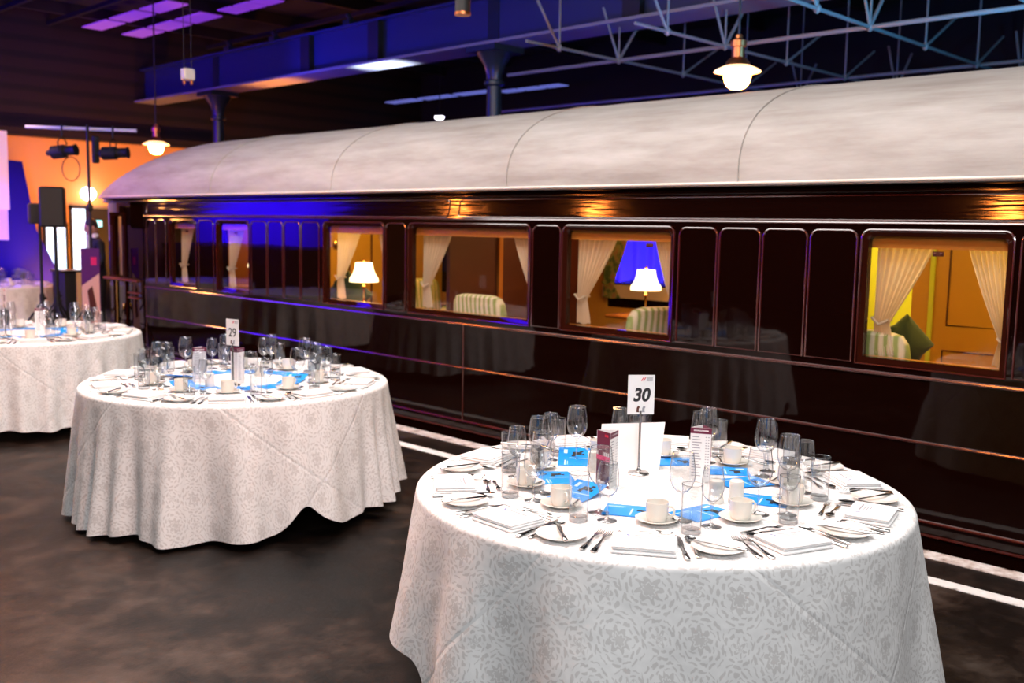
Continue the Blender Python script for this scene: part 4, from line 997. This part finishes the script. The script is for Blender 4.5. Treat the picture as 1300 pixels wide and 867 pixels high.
spot((5.42, 13.87, 2.59), (.6, -.8, .12), 'black stage spotlight on the left half of the cross bar'); spot((5.90, 13.38, 2.58), (.7, -.7, .05), 'black stage spotlight on the right half of the cross bar')
q = MB(); q.tube([(5.50 + .085 * math.sin(2 * PI * i / 20), 13.80 - .085 * math.sin(2 * PI * i / 20), 2.36 + .16 * math.cos(2 * PI * i / 20)) for i in range(20)], .007, 6, closed=True); tag(q.build('power_cable', M['cable']), 'looped dark cable hanging under the left stage spotlight', 'cable')
# ceiling mounted fittings
t = thing('ceiling_spotlight', 'dark cylindrical spotlight hanging at the top centre above the beam', 'spotlight', (4.88, 5.34, 3.3))
q = MB(); q.tube([(4.88, 5.34, 3.16), (4.88, 5.34, 3.40)], .055, 14); q.build('lamp_body', M['black'], t); q = MB(); q.tube([(4.88, 5.34, 3.40), (4.88, 5.34, 5.38)], .012, 6); q.build('drop_rod', M['black'], t)
q = MB(); q.tube([(4.88, 5.34, 3.155), (4.88, 5.34, 3.175)], .058, 14); q.build('lamp_rim', M['copper'], t)
t = thing('ceiling_box', 'small pale box lit pink hanging left of the beam', 'box', (5.7, 10.9, 3.35))
q = MB(); q.box((5.7, 10.9, 3.36), (.13, .11, .13), bev=.01); q.build('case', M['lamp_brim'], t)
for d in (-.03, .03):
    q = MB(); q.tube([(5.7 + d, 10.9 - d, 3.42), (5.7 + d, 10.9 - d, 5.38)], .004, 6); q.build('drop_rod', M['cable'], t); q = MB(); q.ell((5.7 + d, 10.9 - d, 3.27), (.02, .02, .03), seg=8, rg=6); q.build('connector', M['copper'], t)
for (x, y, z, l) in ((14.0, 16.0, 3.95, 'tiny distant white lamp between the beam and the carriage roof'),):
    t = thing('distant_lamp', l, 'lamp', (x, y, z)); k = 1 if x > 13 else .55
    q = MB(); q.lathe([(.001, .10 * k), (.07 * k, .08 * k), (.10 * k, .02 * k)], (x, y, z), 14); q.tube([(x, y, z + .08 * k), (x, y, 5.38)], .01, 6); q.build('lamp_shade', M['black'], t)
    q = MB(); q.ell((x, y, z), (.10 * k, .10 * k, .06 * k)); q.build('bulb', M['wall_light'], t)

# ------------------------------------------------------------------ the man at the doorway
def skin_body(verts, edges, radii, name, m, parent, root=0):
    me = bpy.data.meshes.new(name); me.from_pydata(verts, edges, []); o = bpy.data.objects.new(name, me); COL.objects.link(o)
    o.modifiers.new('skin', 'SKIN'); o.modifiers.new('sub', 'SUBSURF').levels = 2; o.modifiers['sub'].render_levels = 2
    for i, r in enumerate(radii): me.skin_vertices[0].data[i].radius = r if isinstance(r, tuple) else (r, r)
    me.skin_vertices[0].data[root].use_root = True; me.materials.append(M[m]); o.parent = parent
    dg = bpy.context.evaluated_depsgraph_get(); nm = bpy.data.meshes.new_from_object(o.evaluated_get(dg)); o.modifiers.clear(); o.data = nm
    nm.polygons.foreach_set('use_smooth', [True] * len(nm.polygons)); return o
man = thing('person', 'man in a black suit and white shirt looking down beside the carriage end', 'person', (0, 0, 0))
V = [(0, 0, .88), (0, 0, 1.02), (0, -.01, 1.18), (0, -.02, 1.33), (0, -.03, 1.41), (0, -.05, 1.47),            # pelvis .. neck
     (.09, 0, .84), (.10, -.01, .47), (.10, .02, .08), (.11, -.13, .035), (-.09, 0, .84), (-.10, -.02, .47), (-.10, 0, .08), (-.11, -.15, .035),
     (.17, -.02, 1.35), (.21, .0, 1.10), (.17, -.16, .93), (-.17, -.02, 1.35), (-.21, 0, 1.10), (-.16, -.17, .95)]
E_ = [(0, 1), (1, 2), (2, 3), (3, 4), (4, 5), (0, 6), (6, 7), (7, 8), (8, 9), (0, 10), (10, 11), (11, 12), (12, 13), (3, 14), (14, 15), (15, 16), (3, 17), (17, 18), (18, 19)]
Rr = [(.14, .10), (.135, .095), (.15, .105), (.15, .10), (.075, .065), (.052, .052), .085, .06, .045, .035, .085, .06, .045, .035, .062, .048, .035, .062, .048, .035]
skin_body(V, E_, Rr, 'suit', 'suit', man)
head = MB()
HT = Matrix.Translation((0, -.09, 1.575)) @ Matrix.Rotation(.42, 4, 'X')
head.ell((0, 0, 0), (.074, .092, .112), HT, seg=20, rg=14); head.ell((0, -.095, -.005), (.012, .02, .022), HT, seg=8, rg=6); head.ell((0, -.06, -.08), (.045, .04, .035), HT, seg=12, rg=8)
for s in (-1, 1): head.ell((s * .075, .01, -.005), (.012, .02, .03), HT, seg=8, rg=6)
head.lathe([(.05, -.17), (.05, -.06)], seg=14, M=HT); hd = head.build('head', M['skin'], man)
q = MB()
for s in (-1, 1): q.ell((s * .03, -.083, .02), (.012, .008, .007), HT, seg=8, rg=6); q.ell((s * .03, -.086, .038), (.018, .006, .004), HT, seg=8, rg=6)
q.ell((0, -.093, -.055), (.022, .006, .005), HT, seg=8, rg=6); q.build('facial_features', M['hair'], hd)
q = MB(); q.ell((0, .018, .03), (.081, .092, .098), HT, seg=20, rg=12); q.build('hair', M['hair'], man)
q = MB(); q.prism([(-.035, 1.47), (.035, 1.47), (.006, 1.22), (-.006, 1.22)], 'y', -.150, -.095); q.lathe([(.062, 1.43), (.056, 1.49)], (0, -.045, 0), 16); q.build('shirt', M['paper'], man)
for s in (-1, 1):
    hx, hy, hz = (.165, -.19, .90) if s > 0 else (-.155, -.20, .92); q = MB()
    q.ell((hx, hy - .03, hz - .02), (.018, .045, .035), seg=10, rg=8)
    for k in range(4):
        zz = hz + .012 - k * .018; q.tube([(hx, hy - .06, zz), (hx - s * .012, hy - .10, zz - .01), (hx - s * .03, hy - .115 + .006 * abs(k - 1.5), zz - .02)], [.009, .008, .006], 6)
    q.tube([(hx, hy - .02, hz + .015), (hx - s * .03, hy - .045, hz + .025), (hx - s * .04, hy - .075, hz + .015)], [.010, .009, .007], 6); q.build('hand', M['skin'], man)
man.location = (6.12, 14.47, 0); man.rotation_euler = (0, 0, -YAW - .9)

light('SPOT', 'far_table_warm_fill', (3.6, 13.2, 4.4), 420, (1, .55, .38), (4.9, 15.2, .7), size=.1, angle=60)  # added fill without a fixture, warms the far tablecloth
light('SPOT', 'vestibule_orange_fill', (3.9, 14.6, 2.9), 330, (1, .36, .09), (5.5, 12.2, 1.4), size=.2, angle=58)  # added fill without a fixture, for the orange on the carriage end
